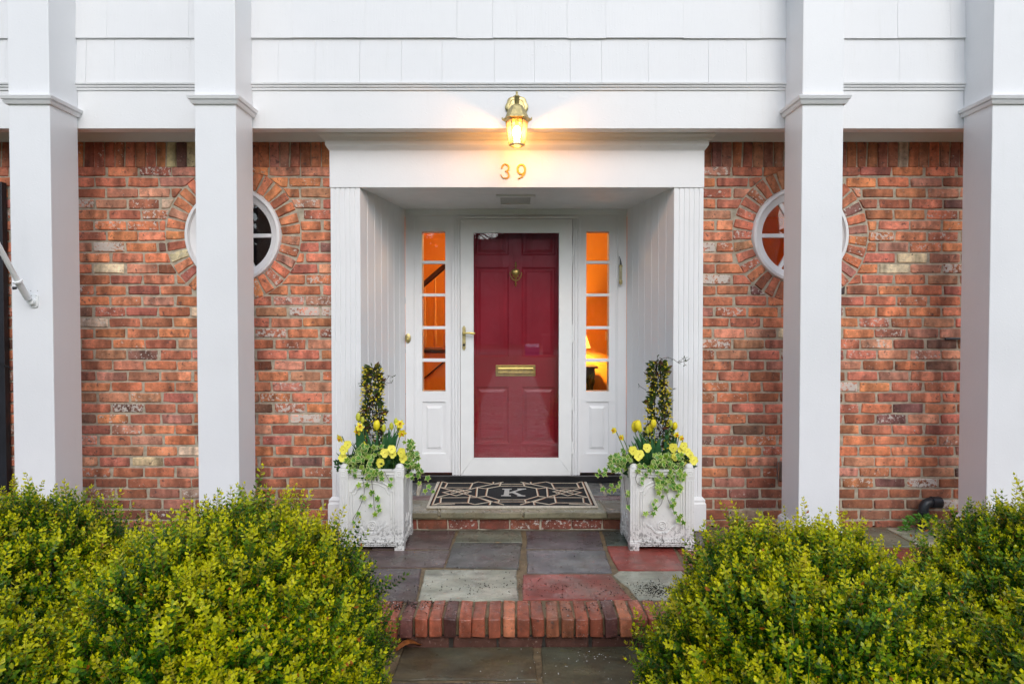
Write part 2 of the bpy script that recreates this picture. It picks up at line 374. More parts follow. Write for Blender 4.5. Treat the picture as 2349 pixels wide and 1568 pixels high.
def brick_wall(side, X0, X1, label, vis):
    cx = WINX[side]; base = ((X0+X1)/2, 0, 0)
    w = thing('brick_wall', label, 'brick wall', base)
    mb = MB(); hole_wall(mb, X0, X1, 0, PZ(330, 0)+.1, cx, WINZ, RIN-.005, .0085, .22); mb.build('mortar', M['mortar'], w)
    lst = []; r = random.Random(7 if side == 'L' else 8)
    off0 = {'L': ((363+500)/2*.5-CX)/340.3, 'R': ((745+878)/2*.5002+1569-CX)/340.3}[side]
    for k in range(34):
        z = ROW0-k*BPZ
        if z < -.01: break
        dz = abs(z-WINZ); c = math.sqrt(max(0, ROUT**2-max(0, dz-.012)**2)) if dz < ROUT+.01 else 0
        x = X0-1+((off0-(X0-1)) % BPX)-BPX + (BPX/2 if k % 2 == (1 if side == 'L' else 0) else 0)+r.uniform(-.012,.012)
        while x < X1+.2:
            L = BL*r.uniform(.985, 1.012); a, b = x-L/2, x+L/2; x += BPX+r.uniform(-.004,.004)
            a, b = max(a, X0), min(b, X1)
            segs = [(a, b)]
            if c > 0:
                segs = []
                ce = [math.sqrt(max(0, (ROUT+.002)**2-(z+s_*BH/2-WINZ)**2)) for s_ in (-1, 1)]; ca_, sl_ = (ce[0]+ce[1])/2, (ce[1]-ce[0])/2
                if a < cx-ca_-.006: segs.append((a, min(b, cx-ca_-.006), 0, -sl_ if b > cx-ca_-.02 else 0))
                if b > cx+ca_+.006: segs.append((max(a, cx+ca_+.006), b, sl_ if a < cx+ca_+.02 else 0, 0))
            for sg in segs:
                p, q = sg[:2]
                if q-p < .022: continue
                if len(sg) == 4 and (sg[2] or sg[3]):
                    me = brick_mesh(q-p, BH, .05, int(z*1000)+int(q*100)); me.materials.append(M['brick'])
                    for v in me.vertices: v.co.x += v.co.z/(BH/2)*(sg[2]*(.5-v.co.x/(q-p))+sg[3]*(.5+v.co.x/(q-p)))
                    lst.append(((p+q)/2, z, 1, 1, me, 'cut')); continue
                lst.append(((p+q)/2, z+r.uniform(-.0015,.0015), (q-p)/BL, r.uniform(.96,1.03), 0, None))
    # soldier course under the eaves moulding
    zs = (PZ(327, 0)+PZ(384.5, 0))/2; x = X0+.034
    while x < X1-.02:
        lst.append((x, zs+.004, 1, 1, PI/2, 'soldier')); x += .0695+r.uniform(-.001,.001)
    # ring of bricks round the window
    nr = 35
    for i in range(nr):
        a = 2*PI*(i+.5)/nr; ri = random.Random(i+(0 if side == 'L' else 100))
        lst.append((cx+(RIN+.067)*math.cos(a), WINZ+(RIN+.067)*math.sin(a), 1, 1, a, 'ring'))
    def area(e):
        px = CX+e[0]*340.3; py = 745-(e[1]-CAM.z)*340.3; L = e[2]*BL*340 if e[5] is None else 25; s = 0
        for (a, b) in vis: s += max(0, min(px+L/2, b)-max(px-L/2, a))
        if py > 1195: s *= .05
        if py > 1140 and side == 'L' and px < 300: s *= .3
        return s*(1 if e[5] is None else 2)
    order = sorted(range(len(lst)), key=lambda i: -area(lst[i])); solo = set(order[:298])
    rest_v, rest_f, rest_c, rest_r = [], [], [], []
    for i, e in enumerate(lst):
        rr = random.Random(i*13+(1 if side == 'L' else 5)); col = brick_colour(rr)
        if e[5] == 'cut': me = e[4]; rot = 0
        elif e[5] == 'soldier':
            key = ('s', i % 4)
            if key not in RC: RC[key] = brick_mesh(.0595, .172, .05, 50+i % 4); RC[key].materials.append(M['brick'])
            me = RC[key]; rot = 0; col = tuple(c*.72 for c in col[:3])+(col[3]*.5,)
        elif e[5] == 'ring':
            key = ('r', i % 5)
            if key not in RC:
                me = brick_mesh(.124, .060, .05, 80+i % 5)
                for v in me.vertices: v.co.z *= (.93+v.co.x*1.5)
                me.materials.append(M['brick']); RC[key] = me
            me = RC[key]; rot = -e[4]
        else: me = BR[i % 10]; rot = 0
        y = rr.uniform(-.0025,.0025)
        sx, sz = (e[2], e[3]); flip = rr.random() < .5 and e[5] is None
        if i in solo:
            o = bpy.data.objects.new('brick', me); link(o, w, (e[0], y, e[1]))
            o.rotation_euler = (0, rot, 0); o.scale = (sx*(-1 if False else 1), 1, sz); o.color = col
        else:
            b0 = len(rest_v); ca, sa = math.cos(rot), math.sin(rot)
            for v in me.vertices:
                vx, vz = v.co.x*sx, v.co.z*sz
                rest_v.append((e[0]+vx*ca+vz*sa-base[0], y+v.co.y, e[1]-vx*sa+vz*ca)); rest_c.append(col); rest_r.append(rr.random() if v.index == 0 else rest_r[-1])
            rest_f += [tuple(b0+k for k in p.vertices) for p in me.polygons]
    me = bpy.data.meshes.new('brick'); me.from_pydata(rest_v, [], rest_f)
    ca = me.color_attributes.new('tint', 'FLOAT_COLOR', 'POINT'); ca.data.foreach_set('color', np.array(rest_c, dtype=np.float32).ravel())
    at = me.attributes.new('rnd', 'FLOAT', 'POINT'); at.data.foreach_set('value', np.array(rest_r, dtype=np.float32))
    me.materials.append(M['brick_far']); o = bpy.data.objects.new('brick', me); link(o, w, base); o['kind'] = 'stuff'
    # round window
    f = MB(); rO, rG = RIN, .247
    f.lathe([(rO+.004, .008), (rO-.004, -.012), (rO-.022, -.014), (rO-.03, .006), (rO-.048, .012), (rG+.006, .02), (rG, .045), (rG, .07), (rO+.004, .07)], (cx, 0, WINZ), 'y', 56, closed=True)
    fr = f.build('round_window', M['white'], w, smooth='auto')
    for k in range(3):
        a = PI*k/3; mb = MB(); c, s_ = math.cos(a), math.sin(a); hw = .0135
        mb.prism([(cx+(rG+.004)*c-hw*s_, WINZ+.0*0+(rG+.004)*s_+hw*c-.0), (cx-(rG+.004)*c-hw*s_, WINZ-(rG+.004)*s_+hw*c), (cx-(rG+.004)*c+hw*s_, WINZ-(rG+.004)*s_-hw*c), (cx+(rG+.004)*c+hw*s_, WINZ+(rG+.004)*s_-hw*c)], .028+.002*k, .052+.002*k, 'y')
        mb.build('muntin', M['white'], fr, bevel=.003)
    for k in range(6):
        a0 = PI*k/3; mb = MB(); pts = [(cx, WINZ)]+[(cx+(rG+.002)*math.cos(a0+PI/3*i/8), WINZ+(rG+.002)*math.sin(a0+PI/3*i/8)) for i in range(9)]
        mb.prism(pts, .042, .045, 'y'); mb.build('pane', M['glass'], fr)
    # moulding under the soffit
    zb = PZ(326, 0); mb = MB()
    mb.prism([(.0, zb), (-.012, zb), (-.016, zb+.014), (-.03, zb+.03), (-.036, zb+.045), (-.06, zb+.07), (-.064, 2.68), (.0, 2.68)], X0, X1, 'x')
    mb.build('eaves_moulding', M['white'], w, smooth='auto')
    return w
PLX, PRX = PX(759, -.06), PX(1613, -.06)
brick_wall('L', -4.2, PLX, 'aged red brick wall with a round window, left of the red door', [(11,26),(172,450),(581,757)])
brick_wall('R', PRX, 4.2, 'aged red brick wall with a round window, right of the red door', [(1613,1800),(1931,2213)])

# ------------------------------------------------------------------ upper storey, frieze beam
YF = -.28
zA, zB, zC, zD = PZ(295, YF), PZ(207, YF), PZ(190, YF-.01), PZ(88, YF-.01)
uw = thing('upper_wall', 'white painted shingle wall of the upper storey above the porch beam', 'wall', (0, 1.5, zC))
MB().box(-5, 5, YF+.012, 3.9, 2.70, 6.2).build('backing', M['white'], uw)
joints = [[197,262,436,638,723,825,921,1014,1134,1226,1308,1380,1487,1625,1712,1792,1905,2064,2190,2300], [337,433,669,838,1048,1130,1185,1301,1390,1568,1744,1890,2059,2180,2290]]
for k in range(11):
    zb = zC+(zD-zC)*k+.0; r = random.Random(k+4)
    if k < 2: xs = [PX(j, YF-.01, 140-k*90) for j in joints[k]]; xs = [x for x in xs]
    else:
        xs = []; x = -3.1
        while x < 3.3: xs.append(x); x += r.uniform(.14,.38)
    xs = [xs[0]-.25*i for i in range(8, 0, -1)]+xs+[xs[-1]+.27*i for i in range(1, 8)]
    for a, b in zip(xs[:-1], xs[1:]):
        dz = r.uniform(-.0025,.0020); t = r.uniform(-.0018,.0018); g = r.choice((.0003,.0005,.0008))
        if k > 4 and False: continue
        h = zD-zC
        MB().prism([(YF-.016+t, zb+dz), (YF-.0155+t, zb+dz+.003), (YF-.001, zb+h+.02), (YF+.012, zb+h+.02), (YF+.012, zb+dz)], a+g, b-g, 'x').build('shingle', M['shingle'], uw)
bm_ = thing('porch_beam', 'long plain white frieze beam behind the columns, carrying the lantern', 'beam', (0, -.24, zA))
MB().box(-5, 5, YF, -.20, zA, zB).build('board', M['white'], bm_, bevel=.003)
mb = MB(); h = zC-zB
mb.prism([(YF+.01, zB-.002), (YF-.008, zB-.002), (YF-.010, zB+h*.22), (YF-.004, zB+h*.30), (YF-.016, zB+h*.36), (YF-.018, zB+h*.56), (YF-.008, zB+h*.64), (YF-.024, zB+h*.72), (YF-.026, zB+h*.96), (YF+.01, zB+h*.98)], -5, 5, 'x')
mb.build('moulding', M['white'], bm_)
MB().box(-5, 5, -.20, .02, 2.681, 2.70).build('soffit', M['white'], bm_)

# ------------------------------------------------------------------ columns
CW, CYF = .242, -.525
def column(px, py, label):
    xc = px; root = thing('porch_column', label, 'column', (xc, CYF+CW/2, 0), 'square white columns along the porch')
    h = CW/2; rc = (xc-h, xc+h, CYF, CYF+CW)
    MB().box(*rc, .002, 5.3).build('shaft', M['column'], root, bevel=.004)
    z = PZ(240, CYF); k = (PZ(221, CYF)-z); mb = MB()
    mb.loop([(.0005, z), (.012, z+k*.02), (.022, z+k*.38), (.012, z+k*.46), (.028, z+k*.56), (.034, z+k*.92), (.026, z+k), (.0005, z+k)], rc)
    mb.build('neck_moulding', M['column'], root)
    mb = MB(); mb.loop([(.001, .002), (.016, .002), (.016, .15), (.006, .165), (.001, .17)], rc); mb.build('base_trim', M['column'], root)
    return root
c1 = column(PX(70.5, CYF, 500), 0, 'leftmost white column with the flagpole bracket on its face')
for px, lb in ((496, 'second white column from the left, crossing the left round window'), (1885.3, 'white column crossing the round window right of the door')):
    c = copy_tree(c1, Vector((PX(px, CYF, 500)-PX(70.5, CYF, 500), 0, 0))); c['label'] = lb
c = copy_tree(c1, Vector((PX(2273, CYF, 500)+CW/2-PX(70.5, CYF, 500), 0, 0))); c['label'] = 'rightmost white column, cut by the right edge of the view'
# eaves roof carried by the columns, high above the view
rf = thing('porch_roof', 'roof overhang carried by the tall white columns', 'roof', (0, -.3, 5.3))
MB().prism([(-.75, 5.3), (3.9, 5.3), (3.9, 6.9), (-.75, 5.55)], -5, 5, 'x').build('roof_slab', M['white'], rf)

# ------------------------------------------------------------------ entrance surround
YB = .70; STEP = .129
es = thing('door_surround', 'white panelled entrance surround with fluted pilasters around the red door', 'door surround', (PX(1186, -.1), -.1, 0))
for (a, b, s) in ((760, 827, -1), (1545, 1612, 1)):
    xa, xb = PX(a, -.10), PX(b, -.10); w = xb-xa; pts = [(xa, .0)]; 
    pts.append((xa, -.10)); n = 5
    for i in range(n):
        c = xa+w*(i+.95)/(n+.9); pts += [(c-.0045, -.10), (c-.002, -.094), (c+.002, -.094), (c+.0045, -.10)]
    pts += [(xb, -.10), (xb, .0)]
    zt, zp = PZ(430, -.10)-.001, PZ(1140, -.10); mb = MB(); mb.prism(pts, zp, zt, 'z'); pl = mb.build('pilaster', M['white'], es)
    mb = MB(); rc = (xa-.004, xb+.004, -.103, .0)
    if s > 0: rc = (xa+.0, xb+.004, -.103, .0)
    else: rc = (xa-.004, xb-.0, -.103, .0)
    mb.loop([(.020, .004), (.020, PZ(1156, -.12)), (.014, PZ(1152, -.12)), (.016, PZ(1147, -.12)), (.004, PZ(1141, -.11)), (.0, PZ(1139, -.1))], rc, closed=False)
    mb.build('plinth', M['white'], pl, bevel=.002)
XL, XR = PX(758, -.105), PX(1613.5, -.105)
zl0, zl1 = PZ(430, -.105), PZ(345, -.105)
MB().box(XL, XR, -.106, .018, zl0, zl1).build('lintel', M['white'], es, bevel=.002)
mb = MB(); mb.loop([(.001, zl1-.002), (.006, zl1+.006), (.014, zl1+.016), (.022, zl1+.030), (.023, zl1+.056), (.034, zl1+.062), (.042, zl1+.075), (.060, zl1+.088), (.064, zl1+.108), (.078, zl1+.118), (.080, 2.68)], (XL, XR, -.106, .0), closed=False)
mb.build('cornice', M['white'], es)
# splayed side walls of separate boards
SX0L, SX0R = PX(827, -.10), PX(1545, -.10); SX1L, SX1R = PX(930, YB), PX(1437, YB)
zc = zl0+.003
for (xa, xb, s) in ((SX0L, SX1L, -1), (SX0R, SX1R, 1)):
    A = Vector((xa, -.099)); B = Vector((xb, YB)); d = (B-A); L = d.length; d.normalize(); nn = Vector((-d.y, d.x))*(1 if s < 0 else -1)
    MB().prism([A+d*.0+nn*.011, B+nn*.011, B+nn*.05, A+nn*.05], STEP-.10, zc+.02, 'z').build('board_backing', M['bead'], es)
    for i in range(7):
        p, q = A+d*(L*i/7+.0012), A+d*(L*(i+1)/7-.0012); e = .004
        MB().prism([p+nn*.004, p+d*e, q-d*e, q+nn*.004, q+nn*.0108, p+nn*.0108], STEP-.02, zc+.01, 'z').build('side_board', M['white'], es)
MB().prism([(SX0L-.06, -.0), (SX0R+.06, -.0), (SX1R+.04, YB+.06), (SX1L-.04, YB+.06)], zc, zc+.03, 'z').build('ceiling', M['bead'], es)
# ceiling light recess
x0, x1 = PG(1137, 446, zc).x, PG(1228, 446, zc).x; y0, y1 = PG(1180, 446, zc).y, PG(1180, 466, zc).y
vt = MB()
for (a, b, c, d) in ((x0, x1, y0, y0+.03), (x0, x1, y1-.03, y1), (x0, x0+.03, y0+.03, y1-.03), (x1-.03, x1, y0+.03, y1-.03)): vt.box(a, b, c, d, zc-.016, zc-.001)
vf = vt.build('light_frame', M['bead'], es, bevel=.003)
MB().box(x0+.031, x1-.031, y0+.031, y1-.031, zc-.007, zc-.0015).build('diffuser', plain('milky_diffuser', (.5,.5,.47), .4), vf)
# back wall trim
def bx(mb, xa, xb, ya, yb, Yf, Yb): mb.box(PX(xa, Yf), PX(xb, Yf), Yf, Yb, PZ(yb, Yf), PZ(ya, Yf)); return mb
for (xs, s) in (((930, 949, 955), -1), ((1437, 1418, 1412), 1)):
    mb = MB(); bx(mb, xs[0], xs[1], 494, 1086, .69, .80); bx(mb, xs[1], xs[1]-s*2.2, 494, 1086, .684, .80); bx(mb, xs[1]-s*2.2, xs[2], 494, 1086, .696, .80)
    mb.build('casing', M['white'], es, bevel=.0015)
mb = MB(); mb.box(SX1L, SX1R, .688, .80, PZ(494, .69)+.0005, zc); mb.build('head_board', M['white'], es, bevel=.002)
mb = MB(); z0 = PZ(502, .66); mb.box(PX(1045, .66), PX(1325, .66), .655, .689, z0, z0+.012).box(PX(1047, .66), PX(1323, .66), .66, .689, z0+.012, z0+.022); mb.build('door_head_trim', M['white'], es, bevel=.002)
for (a, b) in ((1036.8, 1055), (1331, 1313.5)):
    s = 1 if b > a else -1; mb = MB(); bx(mb, a, a+s*5, 502.5, 1090, .672, .86); bx(mb, a+s*5, a+s*7, 502.5, 1090, .682, .86); bx(mb, a+s*7, a+s*12, 502.5, 1090, .668, .86); bx(mb, a+s*12, a+s*14, 502.5, 1090, .678, .86); bx(mb, a+s*14, b, 502.5, 1090, .665, .86)
    mb.build('door_jamb', M['white'], es, bevel=.0012)
bx(MB(), 1037, 1330.8, 470, 502.4, .701, .86).build('door_head', M['white'], es)
PANE = ((530.8,597.8),(605,673),(679.7,747.8),(755,822),(829.7,897.3))
for (xa, p0, p1, xb) in ((955, 968.4, 1021.7, 1036.8), (1331, 1344.6, 1396.8, 1412)):
    Y = .70; mb = MB(); bx(mb, xa, p0, 494.5, 1083, Y, .80); bx(mb, p1, xb, 494.5, 1083, Y, .80)
    bx(mb, p0, p1, 494.5, 530.8, Y, .80); bx(mb, p0, p1, 897.3, 921, Y, .80); bx(mb, p0, p1, 1040, 1083, Y, .80)
    sf = mb.build('sidelight', M['white'], es)
    for i in range(4): bx(MB(), p0, p1, PANE[i][1], PANE[i+1][0], Y+.004, .735).build('muntin', M['white'], sf, bevel=.003)
    for (a, b) in PANE: MB().box(PX(p0, Y)-.002, PX(p1, Y)+.002, .722, .725, PZ(b, Y)-.002, PZ(a, Y)+.002).build('pane', M['glass'], sf)
    mb = MB(); bx(mb, p0, p1, 921, 1040, Y+.014, .79); xm0, xm1 = PX(p0+8, Y), PX(p1-8, Y)
    mb.build('panel', M['white'], sf)
    z0, z1 = PZ(1030, Y), PZ(931, Y); i_ = .018
    o4 = [(xm0,z0),(xm1,z0),(xm1,z1),(xm0,z1)]; i4 = [(xm0+i_,z0+i_),(xm1-i_,z0+i_),(xm1-i_,z1-i_),(xm0+i_,z1-i_)]
    MB().add([(x, Y+.0138, z) for x, z in o4]+[(x, Y+.004, z) for x, z in i4], [(0,1,5,4),(1,2,6,5),(2,3,7,6),(3,0,4,7),(4,5,6,7)]).build('raised_field', M['white'], sf)
zs0 = PZ(1090, .66)
MB().box(SX1L+.005, SX1R-.005, .655, .86, STEP+.001, zs0).build('sill', M['rubber'], es, bevel=.006)
# doorbell, handle and thermometer are fixed to the surround
def oval(mb, c, rx, rz, y0, y1, n=28, dome=0):
    vs = []
    for (k, y) in ((1, y1), (1, y0+.002), (.86, y0)): vs += [(c[0]+rx*k*math.cos(2*PI*i/n), y, c[1]+rz*k*math.sin(2*PI*i/n)) for i in range(n)]
    fs = [(r*n+i, r*n+(i+1) % n, (r+1)*n+(i+1) % n, (r+1)*n+i) for r in range(2) for i in range(n)]+[tuple(range(2*n, 3*n))]
    return mb.add(vs, fs)
db = thing('doorbell', 'small oval brass doorbell on the white casing left of the door', 'doorbell', P(936, 775, .69))
oval(MB(), (PX(936, .69), PZ(775.5, .69)), .022, .037, .680, .69).build('plate', M['brass_old'], db, smooth='auto')
mb = MB(); mb.lathe([(.0001,-.012),(.006,-.011),(.008,-.006),(.008,.002)], (PX(936, .68), .680, PZ(777, .69)), 'y', 16); mb.build('button', M['brass'], db, smooth=True)
th = thing('thermometer', 'slim brass thermometer on the white casing right of the door', 'thermometer', P(1424, 630, .69))
cx, ct, cb = PX(1423.5, .66), PZ(608, .66), PZ(648, .66)
mb = MB(); mb.tube([(cx, .66, ct), (cx, .66, ct-.016)], .0135, 12).build('brass_end', M['brass_old'], th); mb = MB(); mb.tube([(cx, .66, cb-.01), (cx, .66, cb+.018)], .0135, 12); mb.tube([(cx, .66, cb-.018), (cx, .66, cb-.01)], .006, 8)
mb.build('brass_end', M['brass_old'], th); MB().box(cx+.010, cx+.014, .665, .689, cb, cb+.01).build('wall_clip', M['brass_old'], th); MB().box(cx+.010, cx+.014, .665, .689, ct-.01, ct).build('wall_clip', M['brass_old'], th)
mb = MB(); mb.prism([(cx-.011, .668), (cx-.013, .656), (cx+.009, .650), (cx+.011, .662)], cb+.018, ct-.016, 'z'); sc_ = mb.build('scale_plate', plain('cream_scale', (.55,.50,.30), .4), th)
mb = MB()
for i in range(15):
    z = cb+.03+(ct-cb-.055)*i/14; w = .006 if i % 3 else .009
    mb.box(cx-.012, cx-.012+w*.6, .6525, .6545, z, z+.0012); mb.box(cx+.009-w*.6, cx+.009, .6475, .6495, z, z+.0012)
mb.build('marks', M['black'], sc_)
MB().tube([(cx-.001, .650, cb+.024), (cx-.001, .650, ct-.05)], .0013, 6).build('liquid_column', plain('red_liquid', (.15,.02,.02), .3), sc_)
MB().tube([(cx, .66, ct), (cx, .66, ct+.02), (cx-.004, .66, ct+.045), (cx-.012, .66, ct+.068)], [.008,.006,.0035,.002], 8).build('hook', M['black'], th)

# ------------------------------------------------------------------ storm door
sdr = thing('storm_door', 'white framed glass storm door closed in front of the red door', 'storm door', (PX(1184, .66), .66, zs0))
Y = .664; fx = (1056.2, 1084.6, 1283.8, 1312); fz = (503.5, 532.4, 1051, 1089.5)
def tr(mb, p, q, y, m=0): pass
def frame_piece(pts):
    v = [(PX(x, Y), PZ(yy, Y)) for x, yy in pts]; mb = MB(); mb.prism(v, Y-.006, Y+.034, 'y'); return mb
e = .7
fr = frame_piece([(fx[0],fz[0]),(fx[1],fz[1]),(fx[1],fz[2]),(fx[0],fz[3])]).build('frame_stile', M['storm'], sdr, bevel=.0015)
frame_piece([(fx[3],fz[0]),(fx[2],fz[1]),(fx[2],fz[2]),(fx[3],fz[3])]).build('frame_stile', M['storm'], sdr, bevel=.0015)
frame_piece([(fx[0]+e,fz[0]),(fx[3]-e,fz[0]),(fx[2],fz[1]),(fx[1],fz[1])]).build('frame_rail', M['storm'], sdr, bevel=.0015)
frame_piece([(fx[0]+e,fz[3]),(fx[3]-e,fz[3]),(fx[2],fz[2]),(fx[1],fz[2])]).build('frame_rail', M['storm'], sdr, bevel=.0015)
mb = MB(); a0,a1,b0,b1 = PX(fx[1], Y), PX(fx[2], Y), PZ(fz[2], Y), PZ(fz[1], Y); g = .007
for (p,q,r_,s_) in ((a0,a1,b0,b0+g),(a0,a1,b1-g,b1),(a0,a0+g,b0+g,b1-g),(a1-g,a1,b0+g,b1-g)): mb.box(p,q,Y-.010,Y+.004,r_,s_)
mb.build('glazing_bead', M['storm'], sdr, bevel=.002)
MB().box(a0+.002, a1-.002, Y+.006, Y+.010, b0+.002, b1-.002).build('glass', M['glass_storm'], sdr)
hx = PX(1312.6, Y)
for (ya, yb) in ((564,605),(746,785),(912,940),(1012,1040)):
    MB().tube([(hx+.003, Y-.008, PZ(yb, Y)), (hx+.003, Y-.008, PZ(ya, Y))], .006, 10).build('hinge', M['storm'], sdr, smooth='auto')
X, z0, z1 = PX(1064.4, .655), PZ(803.5, .655), PZ(746.6, .655); zm = (z0+z1)/2; h = (z1-z0)/2
mb = MB(); pr = [(0,-1),(-.006,-.95),(-.006,-.9),(-.013,-.84),(-.012,.84),(-.013,.84),(-.006,.9),(-.006,.95),(0,1),(.006,.95),(.006,.9),(.013,.84),(.013,-.84),(.006,-.9),(.006,-.95)]
mb.prism([(X+a, zm+b*h) for a, b in pr], .648, .657, 'y'); hp = mb.build('handle_plate', M['brass_old'], sdr, bevel=.002)
zL = PZ(764, .62); mb = MB(); mb.tube([(X, .652, zL), (X, .615, zL)], .009, 12)
mb.tube([(X, .615, zL), (X+.02, .612, zL+.001), (X+.045, .611, zL+.003), (X+.068, .612, zL-.002), (X+.088, .614, zL-.001)], [.007,.0065,.0075,.010,.006], 12); mb.build('lever', M['brass'], hp, smooth=True)
MB().lathe([(.010,-.004),(.0001,-.005)], (X, .648, zm-h*.55), 'y', 16).build('lock_cylinder', M['black'], hp)

# ------------------------------------------------------------------ red front door
fd = thing('front_door', 'dark red panelled front door behind the storm glass', 'door', (PX(1184, .80), .80, zs0))
Y = .80; mb = MB(); X0, X1 = PX(1058, .84)-.02, PX(1311, .84)+.02; Z0, Z1 = zs0+.001, PZ(503, .84)+.02
cols = [(PX(1091, Y), PX(1167, Y)), (PX(1197, Y), PX(1274, Y))]; rows = [(PZ(1016, Y), PZ(887, Y)), (PZ(819, Y), PZ(613, Y)), (PZ(585, Y), PZ(525, Y))]
mb.box(X0, X1, Y+.012, Y+.045, Z0, Z1)
xs = [X0, cols[0][0], cols[0][1], cols[1][0], cols[1][1], X1]; zs = [Z0, rows[0][0], rows[0][1], rows[1][0], rows[1][1], rows[2][0], rows[2][1], Z1]
for (a, b) in ((xs[0], xs[1]), (xs[2], xs[3]), (xs[4], xs[5])): mb.box(a, b, Y, Y+.0119, Z0, Z1)
for (a, b) in ((xs[1], xs[2]), (xs[3], xs[4])):
    for (c, d) in ((zs[0], zs[1]), (zs[2], zs[3]), (zs[4], zs[5]), (zs[6], zs[7])): mb.box(a, b, Y, Y+.0119, c, d)
mb.build('slab', M['door_red'], fd, bevel=.0015)
for (a, b) in cols:
    for (c, d) in rows:
        v = []; 
        for (i_, y) in ((0, .002), (.012, .0105), (.022, .0105), (.042, .004)): v += [(x, Y+y, z) for x, z in ((a+i_,c+i_),(b-i_,c+i_),(b-i_,d-i_),(a+i_,d-i_))]
        fs = [(k*4+i, k*4+(i+1) % 4, k*4+4+(i+1) % 4, k*4+4+i) for k in range(3) for i in range(4)]+[(12,13,14,15)]
        MB().add(v, fs).build('door_panel', M['door_red'], fd)
kx, kc = PX(1183, .79), PZ(628, .79)
kn = MB(); s = .0105*.33
prof = [(.0002,-.102),(.004,-.098),(.006,-.092),(.003,-.086),(.012,-.078),(.004,-.07),(.006,-.064),(.003,-.058)]
kn.lathe(prof, (kx, .785, kc), 'z', 14); kr = thing('door_knocker', 'brass urn shaped door knocker on the red door', 'door knocker', (kx, .79, kc-.06)); kn.build('lower_finial', M['brass'], kr, smooth='auto'); kn = MB()
kn.lathe([(.003,.04),(.006,.046),(.004,.052),(.011,.06),(.012,.064),(.004,.07),(.008,.078),(.007,.086),(.003,.092),(.0002,.10)], (kx, .785, kc), 'z', 14); kn.build('upper_finial', M['brass'], kr, smooth='auto'); kn = MB()
vs = []; n = 24
kk = MB(); prof2 = [(1,.797),(1,.788),(.8,.781),(.45,.777),(.0001,.776)]
for (k, y) in prof2: vs += [(kx+.036*k*math.cos(2*PI*i/n)*(1 if math.sin(2*PI*i/n) > 0 else .93), y, kc+.012+.030*k*math.sin(2*PI*i/n)) for i in range(n)]
kk.add(vs, [(r_*n+i, r_*n+(i+1) % n, (r_+1)*n+(i+1) % n, (r_+1)*n+i) for r_ in range(4) for i in range(n)])
kn.lathe([(.018,-.02),(.008,-.035),(.005,-.05),(.009,-.056)], (kx, .785, kc), 'z', 12); kn.build('urn_foot', M['brass'], kr, smooth='auto'); kn = MB(); kn.tube([(kx-.014,.785,kc-.012),(kx-.02,.783,kc-.024),(kx-.028,.783,kc-.018)], .003, 6).build('scroll', M['brass'], kr); kn = MB(); kn.tube([(kx+.014,.785,kc-.012),(kx+.02,.783,kc-.024),(kx+.028,.783,kc-.018)], .003, 6)
kn.build('scroll', M['brass'], kr); kk.build('urn_face', M['brass'], kr, smooth='auto')
MB().tube([(kx+.046*math.sin(a)*(1.0), .780, kc+.012-(.072*(1-math.cos(a))/2+.0)*1.0+(.0)) for a in [0]]+[] if False else [(kx-.046*math.cos(t), .779, kc+.012-.066*math.sin(t)) for t in [PI*i/18 for i in range(19)]], [.0035+.002*math.sin(PI*i/18) for i in range(19)], 8).build('ring', M['brass'], kr, smooth='auto')
ms = thing('mail_slot', 'polished brass mail slot plate on the red door', 'mail slot', P(1183, 849, .79))
xa, xb, za, zb = PX(1137, .79), PX(1228.6, .79), PZ(862.6, .79), PZ(837, .79)
MB().box(xa, xb, .792, .80, za, zb).build('plate', M['brass'], ms, bevel=.003)
mb = MB(); w = zb-za; mb.prism([(.792, za+w*.16), (.784, za+w*.18), (.779, za+w*.30), (.786, za+w*.40), (.786, za+w*.58), (.780, za+w*.66), (.784, za+w*.80), (.792, za+w*.84)], xa+.018, xb-.018, 'x'); mb.build('flap', M['brass'], ms, smooth=False, bevel=.002)
for x in (xa+.009, xb-.009):
    for z in (za+.012, zb-.012): MB().lathe([(.005, 0), (.003, -.003), (.0001, -.0035)], (x, .792, z), 'y', 10).build('screw', M['brass_old'], ms)
# ------------------------------------------------------------------ lantern and house number
def ribbon(mb, pts, ws, y0, y1, m=0):
    L, Rr = [], []; k = len(pts)
    for i in range(k):
        a = Vector(pts[max(i-1, 0)]); b = Vector(pts[min(i+1, k-1)]); d = (b-a).normalized(); n = Vector((-d.y, d.x)); c = Vector(pts[i])
        L.append(tuple(c+n*ws[i]/2)); Rr.append(tuple(c-n*ws[i]/2))
    vs = [(p[0], y0, p[1]) for p in L]+[(p[0], y0, p[1]) for p in Rr]+[(p[0], y1, p[1]) for p in L]+[(p[0], y1, p[1]) for p in Rr]
    fs = []
    for i in range(k-1):
        fs += [(i, i+1, k+i+1, k+i), (2*k+i, 3*k+i, 3*k+i+1, 2*k+i+1), (i, 2*k+i, 2*k+i+1, i+1), (k+i, k+i+1, 3*k+i+1, 3*k+i)]
    fs += [(0, k, 3*k, 2*k), (k-1, 3*k-1, 4*k-1, 2*k-1)]
    return mb.add(vs, fs, m)
def smoothp(pts, n=4):
    out = []; k = len(pts)
    for i in range(k-1):
        p0, p1, p2, p3 = (Vector(pts[max(i-1,0)]), Vector(pts[i]), Vector(pts[i+1]), Vector(pts[min(i+2,k-1)]))
        for j in range(n):
            t = j/n; out.append(tuple(.5*((2*p1)+(p2-p0)*t+(2*p0-5*p1+4*p2-p3)*t*t+(3*p1-p0-3*p2+p3)*t**3)))
    out.append(tuple(pts[-1])); return out
def npx(x, y): p = P(1116.5+x*.08467, 350+y*.08467, -.109); return (p.x, p.z)
ks = .08467*4.18/1460
